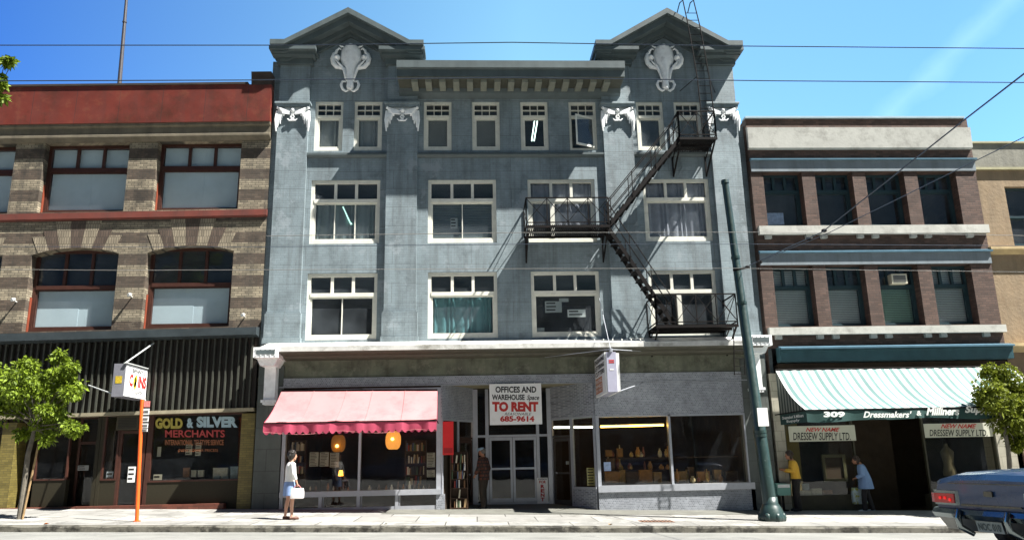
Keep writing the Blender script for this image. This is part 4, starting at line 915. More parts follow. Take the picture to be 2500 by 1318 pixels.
b = MB(); b.box(xs(365), xs(588), .2, 1.0, zsill-.04, zsill+.02); b.build('display_shelf', m_dark, bl)
# air conditioner over the door
# ================================================================ the red-brown brick building on the right
br = thing('red_brick_building', 'three storey dark red brick building with four windows to a row and white stone sills', 'building', (13, 0, -.3))
YR = -.10
m_rbrk = mat('dark_red_brick', (.088, .053, .041), .75, .18, 1.6, brick=(.215, .076, .008, (.055, .042, .035), .3), dirt=((.04, .028, .022), .6, 1.2, .52, .75))
m_conc = mat('pale_stucco_band', (.46, .46, .42), .75, .12, 1.5, bump=.35, bscale=14, dirt=((.16, .15, .13), .75, 2., .5, .75))
m_lint = mat('blue_grey_lintel', (.19, .225, .25), .6, .12, 2, streak=.3); m_bcap = mat('blue_painted_flashing', (.07, .14, .19), .4, .15, 3); m_bfr = mat('dark_blue_green_frame', (.022, .048, .058), .45, .15, 4)
zr = lambda py, Y=YR: WZ(2100, py, Y)
RX0, RX1 = WX(1838, 480, YR), WX(2392, 480, YR)
R1 = [(1861, 1956), (1987.5, 2080), (2112, 2206.5), (2239, 2333.5)]; R2 = [(1887, 1984), (2016, 2109.5), (2142, 2239), (2272, 2369)]
o1 = [(WX(a, 424, YR), WX(c, 424, YR)) for a, c in R1]; o2r = [(WX(a, 650, YR), WX(c, 650, YR)) for a, c in R2]
oo = [((p[0]+q_[0])/2, (p[1]+q_[1])/2) for p, q_ in zip(o1, o2r)]
zA = (zr(551), zr(419)); zB = (zr(795), zr(646)); RT = zr(290)
b = MB(); b.wall(RX0, RX1, zr(848), RT, YR, [(a, c, *zA) for a, c in oo]+[(a, c, *zB) for a, c in oo], .45)
b.quad((RX0, YR, -1), (RX0, YR, RT), (RX0, 12, RT), (RX0, 12, -1)); b.quad((RX1, YR, -1), (RX1, 12, -1), (RX1, 12, RT), (RX1, YR, RT)); b.quad((RX0, YR, RT-.01), (RX1, YR, RT-.01), (RX1, 12, RT-.01), (RX0, 12, RT-.01)); b.quad((RX0, 12, -1), (RX1, 12, -1), (RX1, 12, RT), (RX0, 12, RT))
b.build('wall', m_rbrk, br)
b = MB()
for z in (zB[0]-.4, zA[0]-.5, RT-.4): b.box(RX0+.1, RX1-.1, .5, 5, z-.05, z)
b.quad((RX0, 5, 2), (RX1, 5, 2), (RX1, 5, RT), (RX0, 5, RT)); b.build('office_rooms', m_room, br)
m_wbl = mat('white_slat_blind', (.80, .84, .80), .6, .06); m_gbl = mat('green_slat_blind', (.36, .60, .45), .6, .06)
for k, (a, c) in enumerate(oo):
    f = win(br, a, c, *zA, YR+.38, m_bfr, .07, transom=.31, tv=2, tr_h=.09, sash=.05)
    for j, x in enumerate(()): pass
for k, (a, c) in enumerate(oo):
    f = win(br, a, c, *zB, YR+.38, m_bfr, .07, transom=.33, tv=2, tr_h=.09, sash=.05, cover=('blind', m_gbl if k == 2 else m_wbl), top_cover=None if k in (1, 2) else ('blind', m_wbl))
b = MB()
for za, zb in ((zr(393), zr(419)), (zr(618), zr(646))): b.box(RX0+.02, RX1+.0, YR-.05, YR+.3, zb+.002, za)
b.build_each('lintel_band', m_lint, br)
b = MB()
for z in (zr(393), zr(618)): b.prismx([(YR-.13, z+.05), (YR-.13, z), (YR, z), (YR, z+.1)], RX0, RX1+.05)
b.build_each('lintel_flashing', m_bcap, br)
b = MB()
for z1, z0 in ((zr(551, -.2), zr(571, -.2)), (zr(797, -.2), zr(815, -.2))):
    b.box(RX0+.05, RX1+.03, YR-.16, YR+.3, z0, z1)
    for x in (RX0+.35, *[v for (p, q_) in zip(oo, oo[1:]) for v in ((p[1]+q_[0])/2-.25, (p[1]+q_[0])/2+.25)], RX1-.6): b.box(x-.1, x+.1, YR-.12, YR, z0-.13, z0)
b.build('stone_sill', m_conc, br)
b = MB(); b.prismx([(YR-.04, zr(313)), (YR-.16, zr(316)), (YR-.12, zr(364)), (YR, zr(366)), (YR, zr(313))], RX0-.02, RX1-.03); b.build('stucco_band', m_conc, br)
b = MB(); b.box(RX0-.02, RX1-.1, YR-.07, YR+.3, RT, RT+.06); b.build('coping', mat('pale_blue_flashing', (.34, .46, .52), .4, .1, 3), br)
zc1, zc0 = WZ(2100, 847, -.5), WZ(2100, 880, -.4)
b = MB(); b.prismx([(-.46, zc1), (-.46, zc1-.09), (-.43, zc1-.10), (-.42, zc0), (YR, zc0), (YR, zc1+.06)], RX0+.25, RX1+.0); b.build('shop_cornice', mat('dark_teal_cornice', (.03, .075, .09), .4, .2, 3), br)
b = MB(); b.prismx([(-.53, zc1+.02), (-.53, zc1-.03), (-.3, zc1+.06), (-.3, zc1+.08)], RX0+.25, RX1+.02); b.build('cornice_flashing', m_bcap, br)
# window air conditioner
b = MB(); a = PY(2175, 694, .1); c = PY(2209, 670, .1); b.box(a.x, c.x, .0, .5, a.z, c.z); o = b.solo('air_conditioner', mat('cream_enamel', (.62, .58, .45), .5, .1), 'cream air conditioner box in the third lower window of the red brick building', 'air conditioner')
b = MB(); b.box(a.x+.05, c.x-.05, -.006, .01, a.z+.05, c.z-.05)
for i in range(5): z = a.z+.06+(c.z-a.z-.12)*i/5; b.box(a.x+.05, c.x-.05, -.014, -.005, z, z+.015)
b.build('grille', mat('grey_grille', (.16, .16, .15), .5), o)
# shop front of the red brick building
zst = zc0-.02
m_rsh = mat('dark_olive_shopfront', (.035, .032, .018), .6, .3, 2); m_khk = mat('khaki_display_wall', (.12, .105, .035), .8, .15, 2)
xr = lambda px, Y=-.05: WX(px, 1130, Y)
GR0 = gz(13)-.15
b = MB(); b.box(RX0+.3, RX1, YR+.02, .3, WZ(2100, 925, 0), zst)
b.build('fascia_board', m_dark, br)
b = MB(); b.box(xr(1896), xr(1921), -.14, .4, GR0, zst-.3); b.box(xr(2437), xr(2482), -.14, .5, GR0-.1, zst-.3)
b.build_each('tiled_pier', mat('pale_tiled_pier', (.33, .31, .25), .5, .12, 3, brick=(.3, .3, .008, (.2, .19, .15), .05)), br)
zb = WZ(2000, 1212, .0)
b = MB(); b.box(xr(1921), xr(2092), -.04, .3, GR0, zb); b.box(xr(2262), xr(2437), -.04, .3, GR0, zb); b.build_each('bulkhead', m_rsh, br)
zwt2 = WZ(2100, 1020, 0)
b = MB(); xa, xb = RX0+.3, RX1-.05
b.quad((xa, 4, -1), (xb, 4, -1), (xb, 4, zst), (xa, 4, zst)); b.quad((xa, .3, zwt2+.4), (xb, .3, zwt2+.4), (xb, 4, zwt2+.4), (xa, 4, zwt2+.4)); b.quad((xa, .0, GR0+.05), (xb, .0, GR0+.0), (xb, 4, GR0), (xa, 4, GR0+.05)); b.quad((xa, .3, -1), (xa, 4, -1), (xa, 4, zst), (xa, .3, zst)); b.quad((xb, .3, -1), (xb, 4, -1), (xb, 4, zst), (xb, .3, zst))
b.quad((xr(2092), 1.8, -1), (xr(2262), 1.8, -1), (xr(2262), 1.8, zst), (xr(2092), 1.8, zst)); b.build('shop_interior', m_dark, br)
b = MB(); b.box(xr(1921), xr(1975), .55, .6, zb, zwt2+.3); b.build('display_back', m_khk, br)
for a, c in ((1921, 2092), (2262, 2437)):
    f = MB(); x0, x1 = xr(a), xr(c); f.box(x0, x0+.05, -.06, .04, zb, zwt2+.3); f.box(x1-.05, x1, -.06, .04, zb, zwt2+.3); f.box(x0+.05, x1-.05, -.06, .04, zb, zb+.05)
    o = f.build('shop_window', m_rsh, br); MB().quad((x0+.05, 0, zb+.05), (x1-.05, 0, zb+.05), (x1-.05, 0, zwt2+.3), (x0+.05, 0, zwt2+.3)).build('pane', m_glass_s, o)
# banners in the windows
def banner(x0, y0, x1, y1, label, red, blk):
    Y = -.08; a = PY(x0, y1, Y); c = PY(x1, y0, Y); b = MB(); b.box(a.x, c.x, Y, Y+.008, a.z, c.z); o = b.solo('name_banner', mat('off_white_banner', (.46, .46, .38), .7, .08, 3), label, 'banner', 'paper banners in the dress supply windows')
    b = MB(); letter_px(b, 'NEW NAME', *red, Y-.004, bold=.03, shear=.35); b.build('red_lettering', m_red, o)
    b = MB(); letter_px(b, 'DRESSEW SUPPLY LTD.', *blk, Y-.004, bold=.015); b.build('black_lettering', m_black, o)
banner(1928, 1037, 2086, 1078, 'long white paper banner reading NEW NAME above the man in the yellow shirt', (1967, 1043, 2050, 1053), (1937, 1055, 2077, 1074))
banner(2259, 1031, 2420, 1068, 'long white paper banner reading NEW NAME beside the leafy tree at the right', (2297, 1034, 2384, 1045), (2270, 1048, 2411, 1064))
goods(1955, 1197, 1980, 1211, .2, .2, gm[0], 'left of two pale tilted cards in the window by the man in the yellow shirt'); goods(1982, 1192, 2006, 1208, .2, .2, gm[0], 'right of two pale tilted cards in the window by the man in the yellow shirt'); goods(1962, 1180, 1975, 1196, .3, .1, gm[1], 'small blue box above the pale tilted cards'); goods(2010, 1196, 2032, 1206, .25, .2, gm[2], 'low brown box beside the pale tilted cards')
b = MB()      # picture frame in the window
a = PY(2013, 1176, .4); c = PY(2063, 1108, .4); t = .09
b.box(a.x, a.x+t, .4, .46, a.z, c.z); b.box(c.x-t, c.x, .4, .46, a.z, c.z); b.box(a.x+t, c.x-t, .4, .46, a.z, a.z+t); b.box(a.x+t, c.x-t, .4, .46, c.z-t, c.z); o = b.solo('large_frame', mat('olive_grey_frame', (.06, .06, .03), .5, .2), 'large olive grey frame standing in the window left of the blue coated person', 'frame')
MB().box(a.x+t, c.x-t, .44, .45, a.z+t, c.z-t).build('backing', m_dark, o)
b = MB(); p = PY(2320, 1160, .5); 
b.rings([[Vector((p.x+rx*math.cos(t*math.pi/6), .5+rx*.7*math.sin(t*math.pi/6), p.z+h)) for t in range(12)] for rx, h in ((.02, -.75), (.02, -.05), (.20, 0), (.21, .12), (.15, .35), (.20, .6), (.21, .72), (.07, .86), (.05, .95), (.0601, .97))])
o = b.solo('dress_form', mat('linen_dress_form', (.075, .07, .05), .8, .1), 'linen dress form standing in the right window below the banner', 'mannequin', smooth=True)
# ================================================================ the stucco building at the far right
bs_ = thing('ochre_stucco_building', 'ochre stucco building with grey parapet at the right edge of the photo', 'building', (20, 0, -.5))
m_och = mat('ochre_rough_stucco', (.27, .20, .125), .85, .15, 1.5, bump=1., bscale=9, streak=.3, dirt=((.18, .11, .06), .5, 2.2, .5, .75)); m_gst = mat('grey_rough_stucco', (.22, .215, .18), .85, .2, 1.5, bump=.8, bscale=10, streak=.4)
SX0, SX1 = RX1+.0, 27.; zs_ = lambda py, Y=0.: WZ(2420, py, Y)
w0, w1 = WX(2463, 520, 0), WX(2463, 520, 0)+1.9
zz2 = (zs_(600), zs_(456)); z2b = zs_(700)-.9, zs_(690)
b = MB(); b.wall(SX0, SX1, zs_(850), zs_(410), .0, [(w0, w1, *zz2), (w0+3.2, w1+3.2, *zz2), (w0+.55, w1+.4, zs_(800), zs_(680)), (w0+3.7, w1+3.6, zs_(800), zs_(680))], .3); b.build('wall', m_och, bs_)
b = MB(); b.box(SX0, SX1, -.04, .3, zs_(411), zs_(352)); b.quad((SX1, 0, -1), (SX1, 12, -1), (SX1, 12, zs_(352)), (SX1, 0, zs_(352))); b.quad((SX0, 12, -1), (SX1, 12, -1), (SX1, 12, zs_(352)), (SX0, 12, zs_(352))); b.quad((SX0, .3, zs_(360)), (SX1, .3, zs_(360)), (SX1, 12, zs_(360)), (SX0, 12, zs_(360))); b.build('parapet', m_gst, bs_)
b = MB(); b.box(SX0, SX1, -.10, .3, zs_(352), zs_(348)); b.box(SX0, SX1, -.10, .02, zs_(416), zs_(411)); b.build('coping', mat('dull_yellow_coping', (.35, .33, .20), .6, .15), bs_)
b = MB(); b.prismx([(-.22, zs_(606)), (-.22, zs_(612)), (0, zs_(622)), (0, zs_(604))], SX0, SX1); b.prismx([(-.3, zs_(841)), (-.3, zs_(848)), (0, zs_(862)), (0, zs_(838))], SX0+.05, SX1); b.build('ledge', mat('yellow_stone_ledge', (.42, .32, .17), .7, .2, 3, bump=.4, bscale=15), bs_)
for x in (0, 3.2): win(bs_, w0+x, w1+x, *zz2, .22, m_bfr, .06, transom=.5, tr_h=.06, sash=.04)
for x0_, x1_ in ((w0+.55, w1+.4), (w0+3.7, w1+3.6)): win(bs_, x0_, x1_, zs_(800), zs_(680), .22, m_bfr, .06, transom=.5, tr_h=.06, sash=.04)
b = MB(); b.box(SX0, SX1, -.02, .3, -1.2, zs_(851)); b.box(SX0, SX1, .3, 6, 2, 2.1); b.build('shop_base', mat('brown_stucco_base', (.20, .14, .09), .8, .2, 2, bump=.5), bs_)
b = MB(); b.quad((SX0, 4, -1), (SX1, 4, -1), (SX1, 4, zs_(360)), (SX0, 4, zs_(360))); b.box(SX0+.1, SX1-.1, .4, 4, zs_(640), zs_(636)); b.build('office_rooms', m_room, bs_)
# ---------------------------------------------------------------- striped awning
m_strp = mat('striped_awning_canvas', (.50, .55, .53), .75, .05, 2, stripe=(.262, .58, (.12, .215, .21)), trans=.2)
m_dteal = mat('dark_green_valance_cloth', (.018, .055, .05), .75, .15, 3)
sa = thing('striped_awning', 'green and white striped awning spread over the dress supply shop front', 'awning', (13, -.2, 3))
T0 = PY(1893, 903, -.5); T1 = Vector((WX(2470, 900, -.5), -.5, T0.z)); PB = -2.4; B0 = PY(1968, 1001, PB); B1 = Vector((T1.x+.05, PB, B0.z)); B0.x = max(B0.x, T0.x-.0)
b = MB(); NU, NV = 110, 12
for i in range(NU+1):
    for j in range(NV+1):
        u, v = i/NU, j/NV; p = T0.lerp(T1, u).lerp(B0.lerp(B1, u), v); nrm = Vector((0, .45, -1)).normalized()
        b.v.append(p+nrm*(.16*math.sin(math.pi*v)+.02*math.sin(u*math.pi*44)*(.3+.7*math.sin(math.pi*v))))
for i in range(NU):
    for j in range(NV): a = i*(NV+1)+j; b.f.append((a, a+1, a+NV+2, a+NV+1))
b.build('canopy', m_strp, sa, smooth=2)
b = MB(); hv = .30; n = 90
def vz(u): return .03*math.sin(u*23)+.05*math.sin(u*9+1)
for i in range(n):
    u0, u1 = i/n, (i+1)/n; p, q_ = B0.lerp(B1, u0), B0.lerp(B1, u1); b.quad(p, q_, q_+Vector((0, .03*math.sin(u1*41), -hv-vz(u1)*.5)), p+Vector((0, .03*math.sin(u0*41), -hv-vz(u0)*.5)))
b.build('valance', m_dteal, sa, smooth=2)
m_wl = mat('white_valance_lettering', (.72, .74, .70), .6, .1)
b = MB(); yv = PB-.05
for t, x0, y0, x1, y1, k in (('309', 2011, 1004, 2063, 1018, dict(bold=.05)), ("Dressmakers'", 2108, 1003, 2226, 1019, dict(bold=.03, shear=.25)), ('&', 2238, 1002, 2250, 1014, dict(bold=.03)), ("Milliners", 2262, 994, 2342, 1013, dict(bold=.04, shear=.2)), ('Supply', 2356, 990, 2430, 1012, dict(bold=.04, shear=.2))): letter_px(b, t, x0, y0, x1, y1, yv, **k)
b.build('white_lettering', m_wl, sa)
b = MB(); n_ = 10      # striped side panels
for T, B in ((T0, B0), (T1, B1)):
    nrm = Vector((0, .45, -1)).normalized(); cv = [T.lerp(B, k/n_)+nrm*.16*math.sin(math.pi*k/n_) for k in range(n_+1)]
    for k in range(n_):
        p, q_ = cv[k], cv[k+1]; b.quad(p, q_, Vector((q_.x, q_.y, B.z-.02)), Vector((p.x, p.y, B.z-.02)))
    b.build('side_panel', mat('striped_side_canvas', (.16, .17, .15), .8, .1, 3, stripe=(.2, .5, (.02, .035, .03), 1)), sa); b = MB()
b = MB()
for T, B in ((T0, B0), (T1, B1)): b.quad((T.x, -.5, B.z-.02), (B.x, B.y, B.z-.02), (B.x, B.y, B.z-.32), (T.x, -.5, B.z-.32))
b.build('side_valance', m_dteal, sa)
b = MB(); c0 = Vector((B0.x-.01, B0.y, B0.z-.17)); u_ = Vector((T0.x-B0.x, -.5-B0.y, 0)); letter(b, "Dressmakers' & Milliners", c0+u_*.9, -u_*.8, Vector((0, 0, .09)), bold=.02); letter(b, 'Supply', c0+u_*.75+Vector((0, 0, -.12)), -u_*.5, Vector((0, 0, .09)), bold=.02); b.build('side_lettering', m_wl, sa)
b = MB(); b.tube([B0, B1], .02, 6); b.tube([(T0.x, -.13, B0.z), B0], .018, 6); b.tube([(T1.x, -.13, B1.z), B1], .018, 6); b.tube([T0, T1], .03, 6); b.build('awning_frame', m_iron, sa)
# ================================================================ shop interiors: books, lanterns, lamp
m_shelf = mat('dark_shelf_wood', (.05, .025, .012), .6, .3, 4)
BOOKC = [mat('book_cover_'+n_, c, .6, .1) for n_, c in (('cream', (.50, .46, .34)), ('red', (.22, .03, .025)), ('brown', (.14, .07, .03)), ('green', (.06, .10, .05)), ('white', (.62, .6, .55)), ('black', (.03, .03, .035)), ('tan', (.30, .2, .1)), ('blue', (.06, .09, .16)))]
BK = [MB().box(-.5, .5, 0, .13, 0, 1) for _ in BOOKC]
BKM = [b.mesh('book', Vector(), mt, False) for b, mt in zip(BK, BOOKC)]
rb = random.Random(5)
def book(x, y, z, w_, h_, label, group, tilt=0.):
    o = bpy.data.objects.new('book', rb.choice(BKM)); C.objects.link(o); o.location = (x, y, z); o.scale = (w_, 1, h_); o.rotation_euler = (0, tilt, 0); tag(o, label, 'book', group)
def bookcase(px0, px1, pys, pyb, Y, name_label, blabel, bgroup, fill=.8, topless=True):
    a = WX(px0, 1150, Y); c = WX(px1, 1150, Y); zb_ = WZ(px0, pyb, Y); zs = [WZ((px0+px1)/2, p, Y) for p in pys]
    b = MB(); b.box(a-.03, a, Y, Y+.22, zb_, zs[0]+.32); b.box(c, c+.03, Y, Y+.22, zb_, zs[0]+.32); b.box(a, c, Y+.2, Y+.22, zb_, zs[0]+.32); bc = b.solo('bookcase', m_shelf, name_label, 'bookcase')
    s = MB()
    for z in zs: s.box(a, c, Y+.0, Y+.2, z-.025, z)
    s.build('shelf', m_shelf, bc)
    for z in zs:
        x = a+.02
        while x < c-.05:
            w_ = rb.uniform(.022, .05)
            if rb.random() < fill: book(x+w_/2, Y-.0, z+.002, w_*.9, rb.uniform(.17, .26), blabel, bgroup, rb.choice((0, 0, 0, .12)))
            x += w_
bookcase(990, 1038, (1100, 1130, 1158, 1183), 1196, .55, 'dark bookcase full of worn books in the right pane of the bookshop window', 'worn upright book on a shelf behind the right bookshop pane', 'books in the right bookshop pane')
bookcase(705, 742, (1100, 1128, 1156), 1196, .7, 'dark bookcase at the left end of the bookshop window', 'worn upright book on a shelf behind the left bookshop pane', 'books in the left bookshop pane', .7)
bookcase(1101, 1140, (1129, 1148, 1168, 1190, 1215, 1238), 1242, .12, 'narrow bookcase standing in the bookshop doorway under the red poster', 'worn book on the narrow bookcase in the bookshop doorway', 'books on the doorway bookcase', .45)
def lantern(px, py, Y, r, label, s_):
    p = PY(px, py, Y); t = thing('paper_lantern', label, 'lantern', p, 'paper lanterns in the bookshop window')
    prof = [(.55, -1.15), (.8, -.95), (.97, -.5), (1, 0), (.97, .5), (.8, .95), (.55, 1.15)]
    b = MB(); b.rings([[Vector((p.x+r*k*math.cos(a*math.pi/9), p.y+r*k*math.sin(a*math.pi/9), p.z+r*h)) for a in range(18)] for k, h in prof], False)
    b.build('paper_shade', mat('lantern_paper_'+s_[0], (.45, .25, .07), .8, .08, 3, trans=.45, emit=((1, .45, .10), s_[1])), t, smooth=2)
    b = MB(); b.ell((p.x, p.y-r*.9, p.z-r*.35 if s_[0] == 'dim' else p.z+.03), .05, .12, .05); b.build('bulb', mat('warm_bulb', (.9, .7, .4), emit=((1, .55, .15), 2.2)), t)
    b = MB(); b.tube([(p.x, p.y, p.z+r*1.1), (p.x, p.y, zb1)], .008, 5); b.build('cord', m_black, t)
lantern(960, 1074, .5, .235, 'bright orange glowing paper lantern in the right bookshop pane', ('bright', .42)); lantern(826, 1082, .9, .22, 'dimmer brown paper lantern in the left bookshop pane', ('dim', .03))
p = PY(831, 1190, .2); t = thing('table_lamp', 'small table lamp with glowing orange shade in the bookshop window', 'lamp', p)
b = MB(); b.tube([p, p+Vector((0, 0, .03))], .06, 10); b.tube([p+Vector((0, 0, .02)), p+Vector((0, 0, .34))], .012, 6); b.build('stand', m_shelf, t)
b = MB(); b.tube([p+Vector((0, 0, .34)), p+Vector((0, 0, .5))], [.075, .05], 12, False); b.build('lamp_shade', mat('orange_lamp_shade', (.6, .3, .05), .7, emit=((1, .42, .04), 1.6)), t)
b = MB(); z = WZ(1250, 1195, .2); k = [0]
odd = [(mat('pale_china', (.5, .5, .46), .4), 'pale china figure'), (mat('brown_jar', (.12, .06, .03), .4), 'brown jar'), (mat('amber_bottle', (.35, .16, .03), .3), 'amber bottle')]
for i, px in enumerate((757, 770, 800, 814, 838, 850, 902, 925, 943, 956, 972, 985, 1000, 1012, 1022, 1034, 1048)):
    p = PY(px, 1196, .12+.1*(i % 3)); r = rb.uniform(.025, .05); h = rb.uniform(.10, .30); b = MB()
    b.rings([[Vector((p.x+r*kk*math.cos(a*math.pi/5), p.y+r*kk*math.sin(a*math.pi/5), p.z+h*f)) for a in range(10)] for kk, f in ((.8, 0), (1, .1), (1, .5), (.5, .7), (.4, .95), (.5, 1))])
    b.solo('curio', odd[i % 3][0], 'small bottle or figure standing on the bookshop window ledge', 'curio', 'curios on the bookshop window ledge', smooth=True)
# right-hand shop: lit tubes and dim stock
def tube_lamp(p, q, label, col, st, group=None, rad=.03):
    t = thing('tube_lamp', label, 'lamp', p, group); b = MB(); b.tube([p, q], rad, 8); b.build('tube', mat('tube_'+label[:12].replace(' ', '_'), (.8, .8, .8), emit=(col, st)), t)
    b = MB(); u = Vector((0, 0, .05)); b.bar(Vector(p)+u, Vector(q)+u, rad*2.6, .03); b.build('housing', m_alu, t)
tube_lamp(PY(1466, 1041, 1.2), PY(1620, 1037, 1.2), 'yellow lit fluorescent tube in the left pane of the right shop window', (1, .55, .08), 5.)
tube_lamp(PY(1352, 1043, 1.9), PY(1452, 1042, 1.9), 'white lit fluorescent tube seen through the angled entrance window', (.9, 1, .85), 3.0)
tube_lamp(PY(1304, 345, 1.4), PY(1312, 296, .9), 'left of two lit tubes in the third middle top floor window', (.75, 1, .88), 1.4, 'tubes in the top floor window', .016)
tube_lamp(PY(1298, 345, 1.4), PY(1305, 296, .9), 'right of two lit tubes in the third middle top floor window', (.75, 1, .88), 1.4, 'tubes in the top floor window', .016)
tube_lamp(PY(838, 505, .22), PY(858, 548, .22), 'greenish lit tube in the third floor window at the left', (.5, 1, .78), .6)
gr_ = random.Random(9); gmm = [mat('amber_carton', (.22, .10, .02), .7, .3, 8), mat('ochre_carton', (.28, .16, .04), .7, .3, 8), mat('dull_brown_carton', (.10, .055, .025), .7, .3, 8)]
for i, (x0, y0, x1, y1) in enumerate(((1478, 1150, 1512, 1178), (1514, 1146, 1526, 1178), (1530, 1152, 1560, 1178), (1563, 1146, 1592, 1178), (1597, 1152, 1615, 1178), (1483, 1118, 1500, 1146), (1508, 1094, 1520, 1115), (1650, 1150, 1675, 1174), (1682, 1140, 1693, 1174), (1705, 1150, 1732, 1174), (1745, 1146, 1760, 1172), (1772, 1150, 1800, 1172), (1480, 1098, 1494, 1114))):
    goods(x0, y0, x1, y1, .35+.12*(i % 3), .2, gmm[i % 3], 'amber or brown carton of stock standing in the right shop window', 'stock_carton', 'stock in the right shop window', 'carton')
vm = [mat('amber_glaze', (.40, .19, .04), .3, .2, 12), mat('brass_ware', (.45, .30, .10), .3, .2, 9, metal=.6), mat('rust_glaze', (.22, .07, .03), .35, .2, 12), mat('pale_glaze', (.45, .40, .28), .35, .2, 12)]
for i in range(34):
    px = gr_.uniform(1482, 1632) if i % 3 else gr_.uniform(1652, 1805); lvl = (1178, 1116, 1146)[i % 3 if i % 3 != 2 or px < 1640 else 0]; Yv = .3+.5*gr_.random() if lvl == 1178 else .8
    p = PY(px, lvl-1, Yv); r = gr_.uniform(.035, .09); h = gr_.uniform(.14, .42); k = gr_.uniform(.35, .9); b = MB()
    b.rings([[Vector((p.x+r*kk*math.cos(a*math.pi/6), p.y+r*kk*math.sin(a*math.pi/6), p.z+h*f)) for a in range(12)] for kk, f in ((.6, 0), (.9, .15), (1, .4), (.8, .65), (k*.6, .8), (k*.5, .92), (k*.75, 1))]); b.solo('ornament', vm[i % 4], 'brassy or amber ornament on display in the right shop window', 'ornament', 'ornaments in the right shop window', smooth=True)
b = MB(); b.box(xr0+.1, xq, .7, .95, WZ(1550, 1147, .8)-.03, WZ(1550, 1147, .8)); b.build('display_shelf', m_shelf, gb)
b = MB(); b.box(xr0+.1, xr1-.1, .25, .95, zr1-.05, zr1+.0); b.box(xr0+.1, xr1-.1, .7, .95, WZ(1550, 1117, .7)-.03, WZ(1550, 1117, .7)); b.build('display_shelf', m_shelf, gb)
# ================================================================ signs and poles on the pavement
# projecting coin shop sign
XC = -9.78; yo = PX(308, 886, XC).y; yi = min(PX(362, 908, XC).y, -.1)
z1, z0 = PX(308, 887, XC).z, PX(293, 966, XC).z
cs = thing('coin_shop_sign', 'white lit box sign reading COINS STAMPS projecting over the pavement', 'sign', (XC-.15, yi, z0))
b = MB(); b.box(XC-.32, XC, yo, yi, z0, z1); b.build('sign_box', mat('slate_sign_box', (.19, .19, .22), .5, .1), cs)
b = MB(); b.box(XC+.002, XC+.02, yo+.02, yi-.02, z0+.02, z1-.02); b.build('sign_face', mat('bright_sign_face', (.82, .82, .80), .4, .03), cs)
h = z1-z0; L_ = yi-yo
def cl(t, u0, u1, f0, f1, m_, nm, bold=.04):
    b = MB(); letter(b, t, (XC+.024, yo+L_*u0, z0+h*f0), (0, L_*(u1-u0), 0), (0, 0, h*(f1-f0)), bold=bold); b.build(nm, m_, cs)
cl('C', .17, .33, .34, .72, m_red, 'red_lettering', .05); cl('INS', .56, .93, .34, .72, m_red, 'red_lettering', .05); cl('STAMPS', .30, .82, .10, .25, m_black, 'black_lettering', .0); cl('BENNY S', .28, .86, .78, .90, m_black, 'small_lettering', .02)
b = MB(); 
for u, f, r in ((.41, .50, .10), (.45, .60, .08), (.43, .41, .08)): b.add([(XC+.03, yo+L_*u+r*math.cos(a*math.pi/8), z0+h*f+r*1.5*math.sin(a*math.pi/8)) for a in range(16)], [tuple(range(16))])
b.build('gold_coins', mat('yellow_coin_paint', (.75, .55, .04), .4, .2, 20), cs)
b = MB(); b.box(XC-.25, XC-.07, yo-.006, yo-.001, z0+h*.40, z0+h*.62); b.build('yellow_label', mat('yellow_label', (.5, .36, .03), .5, .3, 20), cs)
b = MB(); b.tube([(XC-.1, yo+.1, z1), PX(376, 837, XC+.15)], .02, 6); b.box(XC-.04, XC+.06, yo-.05, yi+.1, z1, z1+.025); b.tube([(XC-.3, yo+.4, z0+.05), PY(216, 940, -.2)], .018, 6); b.tube([(XC+.02, yi-.1, z0), (XC+.1, -.1, z0-.05)], .025, 6); b.tube([(XC-.15, yi, z0+.1), (XC-.15, -.08, z0+.1)], .03, 6); b.build('stay_rods', mat('pale_rod', (.45, .47, .46), .5), cs)
# orange bus stop pole with stacked plates
px_, py_ = -8.13, -3.98; zt = PY(347, 975, py_).z; xt = PY(347, 975, py_).x
bp = thing('bus_stop_pole', 'orange bus stop pole with a stack of small white plates, standing by the kerb', 'pole', (px_, py_, gz(px_, py_)))
b = MB(); b.tube([(px_, py_, gz(px_, py_)), (xt, py_, zt)], .045, 10); b.tube([(px_, py_, gz(px_, py_)), (px_, py_, gz(px_, py_)+.02)], .09, 10); b.build('pole', mat('orange_pole_paint', (.75, .11, .012), .5, .12, 6, dirt=((.2, .04, .01), .4, 8., .55, .8)), bp)
b = MB(); w0, w1 = PY(350, 1010, py_).x-.02, PY(364, 1010, py_).x
zs = [PY(356, y, py_).z for y in (979, 993, 997, 1012, 1016, 1029, 1033, 1044, 1046, 1053)]
for i in range(1, 5): b.box(w0+.02, w1, py_-.02, py_, zs[2*i+1], zs[2*i])
b.build('white_plates', m_signw, bp)
b = MB(); b.box(w0, w1-.01, py_-.012, py_-.002, zs[-1]+.02, zs[2]+.05); b.build('backing_plate', m_black, bp)
b = MB(); b.box(w0+.02, w1, py_-.02, py_, zs[1], zs[0]); b.build('red_plate', mat('pink_red_plate', (.72, .22, .20), .5, .3, 20), bp)
b = MB()
for i in range(1, 5):
    zc_ = (zs[2*i]+zs[2*i+1])/2
    for k in range(4): b.box(w0+.035+.03*k, w0+.05+.03*k, py_-.026, py_-.021, zc_-.03, zc_+.03)
b.build('plate_marks', m_black, bp)
